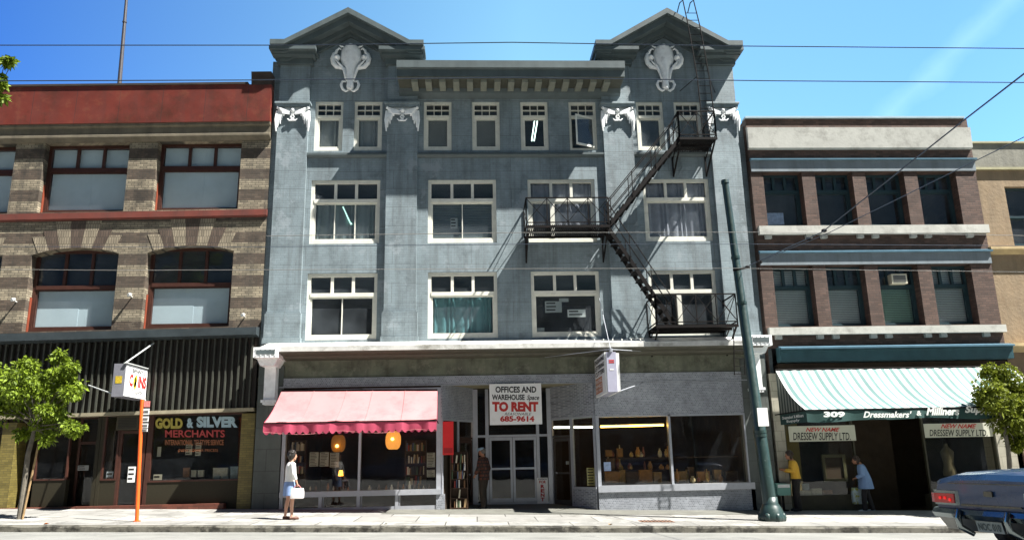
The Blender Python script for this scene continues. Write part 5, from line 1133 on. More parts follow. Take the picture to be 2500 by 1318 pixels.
# green trolley pole
pb = Vector((7.47, -3.5, gz(7.47, -3.5)-.02)); pt = PY(1770, 446, -3.5)
tp = thing('trolley_pole', 'tall dark green leaning trolley wire pole with a bulbous cast base', 'pole', pb)
ax = (pt-pb); m_pole = mat('green_pole_paint', (.017, .038, .035), .38, .15, 5, dirt=((.45, .5, .48), .35, 14., .64, .72), streak=.2, spec=.5)
b = MB(); b.tube([pb, pb+ax*.30, pb+ax*.303, pb+ax*.62, pb+ax*.623, pt], [.175, .155, .140, .122, .112, .09], 20); b.build('shaft', m_pole, tp, smooth=True)
b = MB()
for f, r in ((.235, .17), (.245, .17), (.62, .135), (.76, .12)): b.tube([pb+ax*(f-.004), pb+ax*(f+.004)], r, 20)
b.tube([pt-ax*.003, pt+ax*.008], [.11, .10], 16); b.build('collar', m_pole, tp, smooth=True)
b = MB(); b.rings([[pb+Vector((r*math.cos(a*math.pi/12), r*math.sin(a*math.pi/12), z)) for a in range(24)] for r, z in ((.32, 0), (.33, .1), (.31, .2), (.27, .3), (.23, .38), (.19, .44), (.18, .6))])
for k in range(7): a = k*math.pi*2/7+.4; b.ell(pb+Vector((.26*math.cos(a), .26*math.sin(a), .10)), .10, .10, .14, 10, 6)
b.build('cast_base', m_pole, tp, smooth=2)
nb_ = lambda y: PY(1850, y, -3.5)
a = PY(1851, 1040, -3.76); c = PY(1872, 995, -3.76); b = MB(); b.box(a.x, c.x, -3.80, -3.77, a.z, c.z); o = b.solo('pole_notice', mat('white_enamel_plate', (.85, .83, .81), .4, .03), 'blank white plate strapped to the green trolley pole', 'plate')
b = MB(); b.box(a.x+.02, c.x-.02, -3.77, -3.74, a.z+.08, a.z+.1); b.box(a.x+.02, c.x-.02, -3.77, -3.74, c.z-.1, c.z-.08); b.build('strap', m_iron, o)
# thin roof mast above the banded building
a, c = PY(291, 218, 1.2), PY(312, -40, 1.2); b = MB(); b.tube([a+Vector((0, 0, -.3)), a.lerp(c, .55), c], [.075, .06, .045], 10)
b.tube([a.lerp(c, .62), a.lerp(c, .63)], .075, 10); b.tube([a+Vector((0, 0, -.3)), a+Vector((0, 0, .05))], .12, 10); b.solo('roof_mast', mat('dark_mast_paint', (.05, .045, .05), .5, .2, 4), 'thin dark mast standing on the roof of the banded brick building', 'mast')
# overhead wires
m_wire = mat('dull_wire', (.035, .05, .075), .6); m_wirel = mat('bright_copper_wire', (.22, .21, .19), .5)
def wire(pts, r, m_, label, Y=None):
    P3 = [PY(x, y, Y) if Y is not None else PY(x, y, yy) for x, y, yy in [(p if len(p) == 3 else (*p, 0)) for p in pts]]; out = []
    for p, q_ in zip(P3, P3[1:]):
        for k in range(8): out.append(p.lerp(q_, k/8))
    out.append(P3[-1]); b = MB(); b.tube(out, r, 5); return b.solo('overhead_wire', m_, label, 'wire', 'overhead wires along the street')
wire([(-300, 112), (0, 111), (700, 111), (1250, 104), (1800, 113), (2500, 119), (2800, 121)], .011, m_wire, 'highest overhead wire crossing the pediments', -9.)
wire([(-300, 199), (0, 198), (600, 196), (1250, 190), (1900, 198), (2500, 202), (2800, 203)], .011, m_wire, 'second highest overhead wire, crossing the ox-skull ornaments', -9.)
wire([(650, 576), (1250, 568), (1850, 567), (2420, 574), (2800, 580)], .007, m_wirel, 'pale wire crossing the third floor window bottoms', -6.)
wire([(-100, 602), (650, 603), (1250, 596), (1850, 596), (2500, 600)], .006, m_wire, 'thin wire just under the third floor windows', -6.)
wire([(-100, 657), (300, 660), (1250, 656), (1800, 655), (2500, 664)], .006, m_wirel, 'pale wire crossing the tops of the second floor windows', -6.)
wire([(1812, 656, -3.5), (2008, 566, -7), (2358, 290, -13.), (2520, 165, -15), (2900, -130, -18)], .013, m_wire, 'thick span wire running from the green pole to the upper right corner')
wire([(1850, 640, -3.5), (2020, 570, -6.), (2500, 335, -11), (2800, 190, -13)], .009, m_wire, 'thinner span wire below the thick one at the upper right')
b = MB()
for p in (PY(1825, 652, -3.9), PY(1855, 640, -4.4), PY(1975, 583, -6.4), PY(2012, 563, -7.)): b.ell(p, .07, .05, .045, 8, 6)
b.bar(PY(1790, 660, -3.6), PY(1830, 652, -3.9), .05, .05); b.build('span_insulator', m_iron, tp)
# utility access plate in the pavement
gx, gy = 4.45, -3.75; b = MB()
def gq(x0, x1, y0, y1, dz): return [(x0, y0, gz(x0, y0)+dz), (x1, y0, gz(x1, y0)+dz), (x1, y1, gz(x1, y1)+dz), (x0, y1, gz(x0, y1)+dz)]
b.quad(*gq(gx-.42, gx+.42, gy-.25, gy+.25, .008)); o = b.solo('pavement_hatch', mat('rusty_hatch_iron', (.22, .12, .08), .7, .4, 8), 'rusty rectangular iron hatch set in the pavement left of the green pole', 'hatch')
b = MB()
for i in range(9): x = gx-.36+.09*i; b.quad(*gq(x-.02, x+.02, gy-.2, gy+.2, .013))
b.build('grid_bars', m_iron, o)
# green box by the man in the yellow shirt
p0 = PY(1898, 1209, -.5); p1 = PY(1930, 1178, -.5); gx_ = (p0.x+p1.x)/2
gbx = thing('news_box', 'small green box with a white strip standing beside the man in yellow', 'box', (gx_, -.45, gz(gx_)))
b = MB(); b.prism([(p0.x+.03, p0.z), (p1.x-.03, p0.z), (p1.x, p1.z-.03), (p0.x, p1.z)], -.5, -.2); b.build('box_body', mat('pale_green_enamel', (.13, .30, .25), .45, .1, 4), gbx)
b = MB(); b.box(p0.x+.04, p1.x-.04, -.515, -.5, p0.z+.22, p0.z+.31); b.build('white_strip', m_signw, gbx); b = MB(); b.tube([(gx_, -.35, gz(gx_)), (gx_, -.35, p0.z)], .04, 8); b.tube([(gx_, -.35, gz(gx_)), (gx_, -.35, gz(gx_)+.03)], .14, 10); b.build('post', m_iron, gbx)
# ================================================================ trees
m_leaf = mat('green_leaves', (.135, .205, .02), .55, .12, 4, isl=.5, trans=.3, spec=.25); m_leafd = mat('olive_green_leaves', (.14, .18, .02), .55, .15, 4, isl=.45, trans=.3, spec=.25); m_bark = mat('grey_bark', (.13, .115, .09), .85, .3, 8, bump=.5)
def leaves(b, c, r, n, rr, ls):
    for _ in range(n):       # drooping leaflets radiating out of the clump
        d = Vector((rr.gauss(0, 1), rr.gauss(0, 1), rr.gauss(.25, .9))); d.normalize(); p = c+Vector((d.x, d.y, d.z*.8))*r*(rr.random()**.38)
        ax_ = (d+Vector((rr.uniform(-.5, .5), rr.uniform(-.5, .5), rr.uniform(-1.0, .1)))).normalized(); sd_ = ax_.cross(Vector((rr.uniform(-1, 1), rr.uniform(-1, 1), rr.uniform(-.3, 1)))).normalized()
        L = ls*rr.uniform(.4, 1.5); w_ = L*.30; up = sd_.cross(ax_)*L*.06
        b.add([p, p+ax_*L*.45+sd_*w_+up, p+ax_*L-Vector((0, 0, L*.15)), p+ax_*L*.45-sd_*w_+up], [(0, 1, 2, 3)])
def tree(base, trunk, clumps, label, seed, ls=.15, dens=150, mleaf=None, stake=False, tr_=.062):
    rr = random.Random(seed); t = thing('street_tree', label, 'tree', base, 'young trees along the kerb'); b = MB()
    b.tube([base-Vector((0, 0, .05))]+trunk, [tr_*(1.2-.55*i/len(trunk)) for i in range(len(trunk)+1)], 9)
    b.build('trunk', m_bark, t, smooth=True)
    lv = MB(); br_ = MB(); top = trunk[-1]
    for c, r in clumps:
        st = trunk[-1].lerp(trunk[-2], rr.uniform(0, .7)); mid = st.lerp(c, .55)+Vector((rr.uniform(-.1, .1), rr.uniform(-.1, .1), .06)); br_.tube([st, mid, c], [tr_*.34, tr_*.18, .006], 6)
        for k in range(int(dens*3.6*(r/.4)**2)//22+2):
            cc = c+Vector((rr.gauss(0, .40), rr.gauss(0, .40), rr.gauss(0, .34)))*r; leaves(lv, cc, r*.5, 40, rr, ls*.62)
    br_.build('branches', m_bark, t, smooth=True); lv.build('crown', mleaf or m_leaf, t)
    if stake: s_ = MB(); s_.tube([base+Vector((.10, -.06, 0)), base+Vector((.24, -.02, 1.75))], .025, 7); s_.build('stake', mat('pale_stake_wood', (.26, .17, .08), .8, .3, 8), t)
tb = Vector((-11.17, -3.42, gz(-11.17, -3.42))); TY = -3.42
q3 = lambda x, y, dy=0.: PY(x, y, TY+dy)
tree(tb, [q3(60, 1180), q3(68, 1110), q3(80, 1065), q3(88, 1030)], [(q3(150, 872, .1), .22), (q3(158, 905, -.1), .27), (q3(165, 935, .1), .28), (q3(175, 958, -.2), .26), (q3(62, 895, .2), .26), (q3(70, 925, -.2), .30), (q3(20, 920), .32), (q3(-10, 945, .2), .36), (q3(40, 955, -.4), .36), (q3(10, 985, .2), .34), (q3(90, 960, -.1), .32), (q3(60, 1000, .3), .30), (q3(115, 1005, -.3), .28), (q3(100, 1040, .1), .26), (q3(140, 1020, .2), .28), (q3(172, 1040, -.1), .24), (q3(195, 1048), .17), (q3(118, 1070, -.1), .20), (q3(50, 1060, .2), .22), (q3(135, 980, .3), .26), (q3(185, 952, 0), .18), (q3(110, 925, .5), .25), (q3(-30, 1000, 0), .4), (q3(-45, 950, 0), .4)], 'young leafy street tree with a stake, standing left of the orange pole', 3, stake=True)
TY = -2.6; tx = PY(2462, 1210, TY).x; tb2 = Vector((tx, TY, gz(tx, TY)))
tree(tb2, [q3(2468, 1180), q3(2462, 1100), q3(2455, 1060), q3(2448, 1020)], [(q3(2405, 905), .20), (q3(2430, 920, .2), .28), (q3(2455, 915, -.1), .26), (q3(2420, 955, -.2), .34), (q3(2400, 972, .1), .24), (q3(2470, 955, .1), .36), (q3(2500, 960, 0), .40), (q3(2440, 985, -.3), .34), (q3(2480, 1000, -.1), .36), (q3(2415, 995, .2), .25), (q3(2460, 1030, 0), .34), (q3(2500, 1030, .1), .36), (q3(2468, 1060, .1), .26), (q3(2490, 1075, 0), .25), (q3(2520, 1000, 0), .4), (q3(2540, 950, 0), .4), (q3(2480, 1095, 0), .14)], 'leafy olive green street tree in front of the striped awning at the right edge', 8, mleaf=m_leafd, dens=170)
TY = -7.2; tx = -12.9; tb3 = Vector((tx, -5.4, rz(tx, -5.4)))
tree(Vector((tx, -4.6, gz(tx, -4.6))), [Vector((tx, -4.6, 2.2)), Vector((tx+.1, -4.7, 4.6)), Vector((tx+.1, -4.8, 6.6)), Vector((tx+.1, -5., 8.2))], [(q3(-60, 190), .34), (q3(-30, 160), .26), (q3(-8, 190, .1), .16), (q3(-30, 225), .22), (q3(0, 205, -.1), .10), (q3(-2, 240), .12), (q3(14, 148), .11), (q3(30, 150), .06), (q3(-90, 230), .5), (q3(-120, 180), .6), (q3(-150, 300), .6)], 'taller leafy tree whose branch tips show at the upper left edge', 5, ls=.2, dens=110, tr_=.11)

# small papers in the upper windows, spot lamps on the banded building, litter
def pin(x0, y0, x1, y1, Y, label, m_=None, lines=3): return paper(x0, y0, x1, y1, Y, m_ or m_papg, label, 'window_notice', None, lines)
pin(1331, 735, 1371, 763, YW+.08, 'larger white notice in the second floor window under the fire escape balcony'); pin(1386, 755, 1429, 774, YW+.08, 'small white office sign at the right of the window under the fire escape balcony', m_signw, 2)
pin(1308, 800, 1329, 813, YW+.08, 'pale card in the lower left corner of the second floor window under the balcony', None, 0); pin(1365, 728, 1388, 737, YW+.08, 'narrow pale slip above the two notices in the second floor window', None, 0)
pin(1100, 532, 1117, 558, YW+.09, 'small pale notice on the dark blind of a third floor window'); pin(1874, 520, 1912, 549, YR+.42, 'pale blue board leaning in the leftmost upper window of the red brick building', m_papb, 0); pin(1892, 668, 1925, 700, YR+.50, 'pale sheet behind the top lights of the lower left window of the red brick building', None, 0) if 0 else None
for x, y, lab in ((317, 719, 'white spot lamp on the pier between the two arched windows'), (33, 731, 'white spot lamp on the pier left of both arched windows'), (594, 768, 'small spot lamp at the right end of the banded brick building')):
    p = PY(x, y, -.22); b = MB(); b.tube([(p.x, YL, p.z-.04), (p.x, -.18, p.z-.02), p], [.02, .02, .03], 6); b.tube([p+Vector((.02, .05, .02)), p+Vector((-.02, -.05, -.02))], [.03, .055], 8); b.solo('spot_lamp', mat('white_lamp_enamel', (.7, .7, .68), .4), lab, 'lamp', 'spot lamps on the banded brick building')
for x, y, c_, lab in ((-9.9, -4.75, 'orange_wrapper', 'orange wrapper lying on the kerb edge at the left'), (-2.2, -4.6, 'pale_scrap', 'pale paper scrap on the pavement near the kerb left of the middle'), (3.1, -4.7, 'brown_scrap', 'brown paper scrap on the pavement near the rusty hatch')):
    b = MB(); z = gz(x, y)+.005; b.add([(x, y, z), (x+.09, y+.01, z+.02), (x+.10, y+.07, z), (x+.01, y+.08, z+.03)], [(0, 1, 2), (0, 2, 3)]); b.add([(x, y+.002, z+.001), (x+.05, y-.03, z+.03), (x+.09, y+.012, z+.021)], [(0, 1, 2)]); b.solo('paper_scrap', mat(c_, {'o': (.5, .13, .02), 'p': (.6, .6, .55), 'b': (.25, .17, .09)}[c_[0]], .8), lab, 'scrap')
# air conditioner over the coin shop door
b = MB(); a = PY(288, 1050, .1); c = PY(344, 1014, .1); b.box(a.x, c.x, -.05, .5, a.z, c.z); o = b.solo('air_conditioner', mat('olive_brown_enamel', (.05, .042, .025), .5, .1), 'dark boxy air conditioner over the door left of the lettered shop window', 'air conditioner')
b = MB()
for i in range(7): z = a.z+.05+(c.z-a.z-.1)*i/7; b.box(a.x+.05, c.x-.05, -.06, -.049, z, z+.02)
b.build('grille', m_black, o)
# ================================================================ people
m_skin = mat('light_skin', (.50, .27, .18), .5, .06, 8); m_skin2 = mat('tanned_skin', (.32, .15, .085), .5, .06, 8)
m_hairb = mat('black_hair', (.015, .012, .010), .5, .2, 30, bump=.4); m_hairn = mat('dark_brown_hair', (.03, .018, .012), .5, .2, 30, bump=.4)
class Fig:
    """one figure in its own frame (faces +Y, feet at z 0), turned by rot about its base"""
    def __init__(s, label, base, rot, H, pose):
        s.t = thing('person', label, 'person', base); s.base = Vector(base); s.R = Matrix.Rotation(rot, 3, 'Z'); s.k = H/1.75; s.p = pose
    def X(s, v):      # bend the trunk forward about the hips, then turn
        v = Vector(v); b = s.p.get('bend', 0.)
        if v.z > .92: 
            f = min(1, (v.z-.92)/.35); c = Vector((0, 0, .92)); v = Matrix.Rotation(-b*f, 3, 'X') @ (v-c) + c
        if v.z > 1.45 or v.y > 5: pass
        return s.base + s.R @ (v*s.k)
    def mb(s): return MB(lambda v: s.X(v))
    def arm(s, side): sh_ = Vector((side*.175, 0, 1.40)); e, w_ = s.p['arm'][0 if side < 0 else 1]; return sh_, Vector(e), Vector(w_)
    def leg(s, side): a = Vector((side*.085, 0, .90)); f = Vector(s.p['foot'][0 if side < 0 else 1]); kn = a.lerp(f, .5)+Vector((0, .035, .03)); return a, kn, f
    def body(s, mskin):
        b = s.mb(); hd = Vector(s.p.get('head', (0, .02, 1.615)))
        rg = lambda L: [[Vector((x+rx*math.cos(t*math.pi/8), y+ry*math.sin(t*math.pi/8), z)) for t in range(16)] for x, y, z, rx, ry in L]
        fem = s.p.get('fem', 0)
        b.rings(rg([(0, 0, .84, .12, .09), (0, 0, .92, .165+.01*fem, .115), (0, 0, 1.02, .145, .10), (0, 0, 1.10, .128-.012*fem, .092), (0, 0, 1.22, .150-.01*fem, .108), (0, -.005, 1.34, .165-.012*fem, .105), (0, -.01, 1.42, .13, .08), (0, 0, 1.455, .065, .06)]))
        b.tube([(0, -.01, 1.42), (0, 0, 1.48), hd-Vector((0, .01, .06))], [.06, .053, .055], 12)
        b.ell(hd, .076, .094, .112, 16, 12); b.ell(hd+Vector((0, .045, -.062)), .048, .048, .045); b.tube([hd+Vector((0, .085, .012)), hd+Vector((0, .108, -.022))], [.012, .017], 8)
        for sd_ in (-1, 1):
            b.ell(hd+Vector((sd_*.076, -.005, -.008)), .012, .022, .032, 8, 6)
            a, e, w_ = s.arm(sd_); b.ell(a, .06, .06, .06); b.tube([a, a.lerp(e, .5), e, e.lerp(w_, .35), w_], [.055, .048, .038, .038, .027], 10)
            d = (w_-e).normalized(); hp = w_+d*.055; side_ = d.cross(Vector((0, 1, 0)) if abs(d.y) < .8 else Vector((1, 0, 0))).normalized(); fw = side_.cross(d).normalized(); curl = s.p.get('curl', .4)
            b.tube([w_-d*.01, w_+d*.04, w_+d*.085], [(.026, .02), (.04, .019), (.036, .016)], 10)
            for i, (off, ln) in enumerate(((-.028, .062), (-.010, .074), (.009, .070), (.027, .054))):
                p0 = w_+d*.075+fw*off; p1 = p0+(d*math.cos(curl*.7)+side_*sd_*math.sin(curl*.7)*-1).normalized()*ln*.55; p2 = p1+(d*math.cos(curl*1.8)+side_*sd_*math.sin(curl*1.8)*-1).normalized()*ln*.5; b.tube([p0, p1, p2], [.0095, .009, .007], 6)
            p0 = w_+d*.03-fw*.03; b.tube([p0, p0+(d*.7-fw*.7).normalized()*.035, p0+(d*.95-fw*.55).normalized()*.065], [.012, .011, .008], 6)
            a, kn, f = s.leg(sd_); toe = Vector(s.p.get('toe', (0, 1, 0))).normalized(); b.tube([a, a.lerp(kn, .5), kn, kn.lerp(f, .35)-Vector((0, .012, 0)), f.lerp(kn, .12), f], [.085, .072, .054, .053, .036, .036], 12)
            b.tube([f-toe*.045-Vector((0, 0, .035)), f+toe*.03-Vector((0, 0, .03)), f+toe*.12-Vector((0, 0, .05)), f+toe*.17-Vector((0, 0, .055))], [(.034, .034), (.038, .038), (.042, .022), (.03, .014)], 10)
        o = b.build('body', mskin, s.t); remesh(o, .0085*s.k, 3)
        # eyes and mouth
        e_ = s.mb()
        for sd_ in (-1, 1): e_.ell(hd+Vector((sd_*.03, .083, .008)), .011, .008, .007, 8, 6)
        e_.build('eyes', m_black, s.t); e_ = s.mb(); e_.ell(hd+Vector((0, .088, -.058)), .022, .008, .006, 8, 6); e_.build('mouth', mat('lip_colour', (.25, .08, .06), .5), s.t)
        s.hd = hd
    def hair(s, m_, vol=1.15, back=.02, down=.0, bumps=0):
        b = s.mb(); hd = s.hd; b.ell(hd+Vector((0, -.022-back, .028)), .082*vol, .09*vol, .098*vol, 16, 12)
        if down: b.ell(hd+Vector((0, -.05, -.04)), .075*vol, .05*vol, .07+down, 12, 8)
        rr = random.Random(3)
        for _ in range(bumps):
            a, e = rr.uniform(0, 2*math.pi), rr.uniform(-.2, 1.3); d = Vector((math.cos(a)*math.cos(e), math.sin(a)*math.cos(e), math.sin(e)))
            if d.y > .45 and d.z < .5: continue
            b.ell(hd+Vector((0, -.03, .03))+Vector((d.x*.085*vol, d.y*.09*vol, d.z*.098*vol)), .024, .024, .024, 8, 6)
        o = b.build('hair', m_, s.t); remesh(o, .009, 2)
    def top(s, name, m_, loose=.02, hem=.84, sleeve=1.0, flare=0., open_=0):
        b = s.mb(); L = loose; R_ = [(0, 0, hem, .165+L+flare, .12+L+flare*.8), (0, 0, .98, .155+L+flare*.6, .108+L+flare*.5), (0, 0, 1.10, .145+L+flare*.35, .102+L+flare*.3), (0, 0, 1.24, .160+L, .115+L), (0, -.005, 1.36, .172+L*.6, .108+L*.6), (0, -.01, 1.425, .12+L*.5, .08+L*.4), (0, -.005, 1.455, .075, .068)]
        b.rings([[Vector((x+rx*math.cos(t*math.pi/10)*(1+.02*math.sin(t*3+z*9)), y+ry*math.sin(t*math.pi/10), z)) for t in range(20)] for x, y, z, rx, ry in R_])
        for sd_ in (-1, 1):
            a, e, w_ = s.arm(sd_)
            if sleeve < .6: end = a.lerp(e, sleeve/.6); b.tube([a-Vector((sd_*.04, 0, 0)), a, end], [.07, .066+L*.5, .062+L], 12)
            else: end = e.lerp(w_, (sleeve-.6)/.4*.97); b.tube([a-Vector((sd_*.04, 0, 0)), a, a.lerp(e, .5), e, e.lerp(end, .5), end], [.07, .066+L*.4, .058+L*.6, .050+L*.7, .045+L*.7, .036+L*.6], 12)
        o = b.build(name, m_, s.t); remesh(o, .0095, 3)
    def trousers(s, m_, loose=.02):
        b = s.mb(); b.rings([[Vector((rx*math.cos(t*math.pi/8), ry*math.sin(t*math.pi/8), z)) for t in range(16)] for z, rx, ry in ((.80, .15, .12), (.90, .172+loose*.3, .125+loose*.3), (1.0, .155+loose*.3, .11+loose*.3))])
        for sd_ in (-1, 1):
            a, kn, f = s.leg(sd_); b.tube([a, a.lerp(kn, .5), kn, kn.lerp(f, .5), f-Vector((0, 0, .03))], [.10+loose*.4, .088+loose*.6, .068+loose, .064+loose, .062+loose], 12)
        o = b.build('trousers', m_, s.t); remesh(o, .0095, 3)
    def shoes(s, m_, heel=0.):
        toe = Vector(s.p.get('toe', (0, 1, 0))).normalized()
        for sd_ in (-1, 1):
            f = s.leg(sd_)[2]; b = s.mb(); b.tube([f-toe*.055-Vector((0, 0, .04)), f+toe*.03-Vector((0, 0, .038)), f+toe*.12-Vector((0, 0, .056)), f+toe*.185-Vector((0, 0, .06))], [(.040, .044), (.044, .044), (.048, .028), (.034, .018)], 10)
            if heel: b.box(f.x-.02, f.x+.02, f.y-.06, f.y-.02, f.z-.085, f.z-.03)
            o = b.build('shoe', m_, s.t, smooth=True)
# woman with a handbag looking into the bookshop window
wb = Vector((-4.68, -3.45, gz(-4.68, -3.45)))
W = Fig('woman in white blouse and short blue skirt with a white handbag facing the bookshop window', wb, math.radians(-62), 1.66, dict(fem=1, bend=.04, foot=((-.075, -.06, .085), (.085, .07, .085)), arm=(((-.235, .03, 1.13), (-.20, .13, .90)), ((.245, .03, 1.14), (.215, .13, .93))), head=(0, .03, 1.61), curl=1.0))
W.body(m_skin); W.hair(m_hairb, 1.28, .015, .02, 60)
W.top('blouse', mat('white_blouse_cloth', (.78, .76, .72), .8, .05, 6), .018, .96, .86)
b = W.mb(); b.rings([[Vector((rx*math.cos(t*math.pi/12), ry*math.sin(t*math.pi/12), z)) for t in range(24)] for z, rx, ry in ((1.045, .138, .103), (.98, .165, .122), (.88, .185, .145), (.74, .19, .15), (.60, .196, .155))]); o = b.build('skirt', mat('light_denim', (.20, .29, .50), .8, .12, 8), W.t); remesh(o, .010, 3)
W.shoes(mat('brown_sandal_leather', (.09, .035, .02), .5), .02)
hbx = W.X((.225, .15, .78)); b = MB()
hb = thing('handbag', 'white handbag with handles hanging from the hand of the woman at the bookshop', 'handbag', hbx)
c = hbx; b.rings([[c+Vector((sx*rx, sy*ry, z)) for sx, sy in ((-1, -.6), (-.6, -1), (.6, -1), (1, -.6), (1, .6), (.6, 1), (-.6, 1), (-1, .6))] for z, rx, ry in ((-.24, .14, .045), (-.225, .165, .06), (-.10, .165, .065), (.0, .15, .04), (.01, .145, .025))]); b.build('bag_body', mat('white_vinyl', (.80, .76, .74), .35, .04, 5), hb, smooth=True)
b = MB(); hp = W.X((.22, .15, .86)); b.tube([c+Vector((-.1, 0, -.01)), c.lerp(hp, .6)+Vector((-.05, 0, .02)), hp, c.lerp(hp, .6)+Vector((.05, 0, .02)), c+Vector((.1, 0, -.01))], .009, 6); b.build('handle', mat('pink_red_strap', (.6, .2, .2), .5), hb)
# man in a plaid shirt and cap in the entrance
mb_ = Vector((.22, .35, .03))
Mn = Fig('man in light blue cap and dark red plaid jacket standing in the shop entrance', mb_, math.radians(62), 1.78, dict(bend=.06, foot=((-.09, -.02, .085), (.10, .05, .085)), arm=(((-.25, .04, 1.14), (-.21, .18, .96)), ((.25, -.03, 1.13), (.22, .06, .90))), head=(0, .03, 1.61)))
Mn.body(m_skin2); Mn.hair(mat('grey_hair', (.10, .09, .08), .6, .2, 20), 1.03, .02)
m_plaid = mat('dark_red_plaid_cloth', (.075, .024, .014), .85, .1, 6, brick=(.15, .10, .022, (.018, .012, .010), .35))
Mn.top('plaid_jacket', m_plaid, .03, .80, .97); Mn.trousers(mat('dark_brown_trousers', (.028, .020, .014), .85, .15, 4), .018); Mn.shoes(m_black)
b = Mn.mb(); hd = Mn.hd; b.ell(hd+Vector((0, -.01, .075)), .088, .102, .062, 16, 10); b.tube([hd+Vector((0, .07, .065)), hd+Vector((0, .13, .06)), hd+Vector((0, .155, .052))], [(.062, .012), (.055, .010), (.03, .006)], 12); b.build('cap', mat('light_blue_cap', (.25, .38, .46), .8, .1, 6), Mn.t, smooth=2)
# man in a yellow shirt, back half turned
yb = Vector((9.42, -.45, gz(9.42)))
Yl = Fig('dark haired man in yellow shirt and black trousers looking down beside the green box', yb, math.radians(78), 1.74, dict(bend=.12, foot=((-.09, 0, .085), (.09, .03, .085)), arm=(((-.24, .08, 1.14), (-.12, .30, 1.22)), ((.24, .07, 1.13), (.14, .31, 1.20))), head=(0, .065, 1.60), curl=1.2))
Yl.body(m_skin2); Yl.hair(m_hairn, 1.2, .012, .02, 40); Yl.top('yellow_shirt', mat('yellow_shirt_cloth', (.62, .36, .04), .8, .08, 6), .03, .92, .93); Yl.trousers(mat('black_trousers', (.018, .016, .015), .85, .15, 4), .018); Yl.shoes(m_black)
# person in a blue coat carrying a patterned bag
cb = Vector((11.55, -.35, gz(11.55, 0)-.03))
Bc = Fig('person in loose light blue coat bending into the shop window with a patterned shopping bag', cb, math.radians(72), 1.66, dict(fem=1, bend=.18, foot=((-.09, .12, .085), (.09, -.14, .085)), arm=(((-.25, .08, 1.13), (-.20, .30, 1.05)), ((.25, .05, 1.10), (.20, .16, .84))), head=(0, .10, 1.585), curl=1.1))
Bc.body(m_skin2); Bc.hair(m_hairn, 1.18, .01, .02, 30); Bc.top('blue_coat', mat('light_blue_coat_cloth', (.17, .27, .46), .8, .08, 5), .035, .70, .93, .10); Bc.trousers(mat('dark_trousers_cloth', (.02, .018, .02), .85, .15, 4), .012); Bc.shoes(mat('pale_blue_shoes', (.45, .52, .56), .6))
hc = Bc.X((.20, .20, .78)); sbag = thing('shopping_bag', 'white shopping bag printed with a yellow green flower carried by the blue coated person', 'bag', hc)
b = MB(); b.rings([[hc+Vector((sx*rx, sy*ry, z)) for sx, sy in ((-1, -.7), (-.8, -1), (.8, -1), (1, -.7), (1, .7), (.8, 1), (-.8, 1), (-1, .7))] for z, rx, ry in ((-.52, .20, .06), (-.50, .215, .075), (-.25, .215, .085), (-.06, .20, .06), (-.05, .195, .05))])
m_bag = mat('printed_bag_paper', (.42, .52, .55), .5, .1, 4, dirt=((.30, .33, .05), 1., 5.5, .50, .54)); b.build('bag_body', m_bag, sbag, smooth=True)
b = MB(); hp = Bc.X((.20, .19, .78)); b.tube([hc+Vector((-.09, 0, -.06)), hp+Vector((-.03, 0, .0)), hp+Vector((.03, 0, .0)), hc+Vector((.09, 0, -.06))], .008, 6); b.build('handle', m_black, sbag)
# ================================================================ blue car at the lower right
CP = PY(2287, 1200, -14.35)
psi = math.radians(11.5)
fw_ = Vector((math.cos(psi), math.sin(psi), 0)); rg_ = Vector((math.sin(psi), -math.cos(psi), 0))
car0 = PY(2274, 1200, -13.5); car0.z = 0; corner = car0
cor = corner+rg_*.93                        # middle of the rear
zg = rz(cor.x+2.5, cor.y)+.0
zg += .18; ZOFF = zg
car = thing('blue_car', 'blue metallic four door saloon car driving off at the right edge, its tail towards us', 'car', (cor.x+fw_.x*2.6, cor.y+fw_.y*2.6, zg))
cxf = lambda p: Vector((cor.x, cor.y, ZOFF))+fw_*p.x+rg_*p.y+Vector((0, 0, p.z))
KB = lambda: MB(cxf)
m_car = mat('blue_car_paint', (.012, .036, .085), .3, .05, 2, spec=.5); _p = m_car.node_tree.nodes['Principled BSDF']; _p.inputs['Coat Weight'].default_value = .5; _p.inputs['Coat Roughness'].default_value = .05; _p.inputs['Coat IOR'].default_value = 1.5; m_chr = mat('worn_chrome', (.20, .23, .235), .2, .08, 3, metal=1.); m_tyre = mat('tyre_rubber', (.02, .02, .02), .8); m_cgl = glass('car_glass', (.25, .3, .3), 1.)
m_tail = mat('red_tail_lens', (.45, .008, .006), .18, .15, 30, spec=.7); m_under = mat('car_underside', (.012, .012, .012), .8)
b = KB()
# stations along the car: x, half width, sill z, bumper-line z, shoulder z, deck z
ST = [(0.0, .86, .46, .62, .84, .90), (.06, .91, .40, .62, .90, .965), (.25, .94, .30, .62, .93, .995), (.9, .96, .24, .60, .945, 1.02), (1.5, .97, .22, .58, .95, 1.03), (2.6, .97, .2, .58, .95, .97), (3.6, .97, .2, .58, .94, .96), (4.3, .96, .22, .58, .92, .97), (5.1, .93, .3, .58, .87, .93), (5.3, .88, .42, .58, .80, .85)]
rg = []
for x, hw, zs_0, zb_0, zsh, zd in ST:
    half = [(hw*.86, zs_0), (hw*.97, zs_0+.08), (hw, zb_0), (hw*.985, zsh-.10), (hw*.955, zsh-.02), (hw*.90, zsh+.01), (hw*.60, zd), (0, zd+.012)]
    rg.append([Vector((x, -y, z)) for y, z in half]+[Vector((x, y, z)) for y, z in half[::-1][1:]])
b.rings(rg); bodyo = b.build('body', m_car, car, smooth=True)
b = KB()      # cabin
rg = []
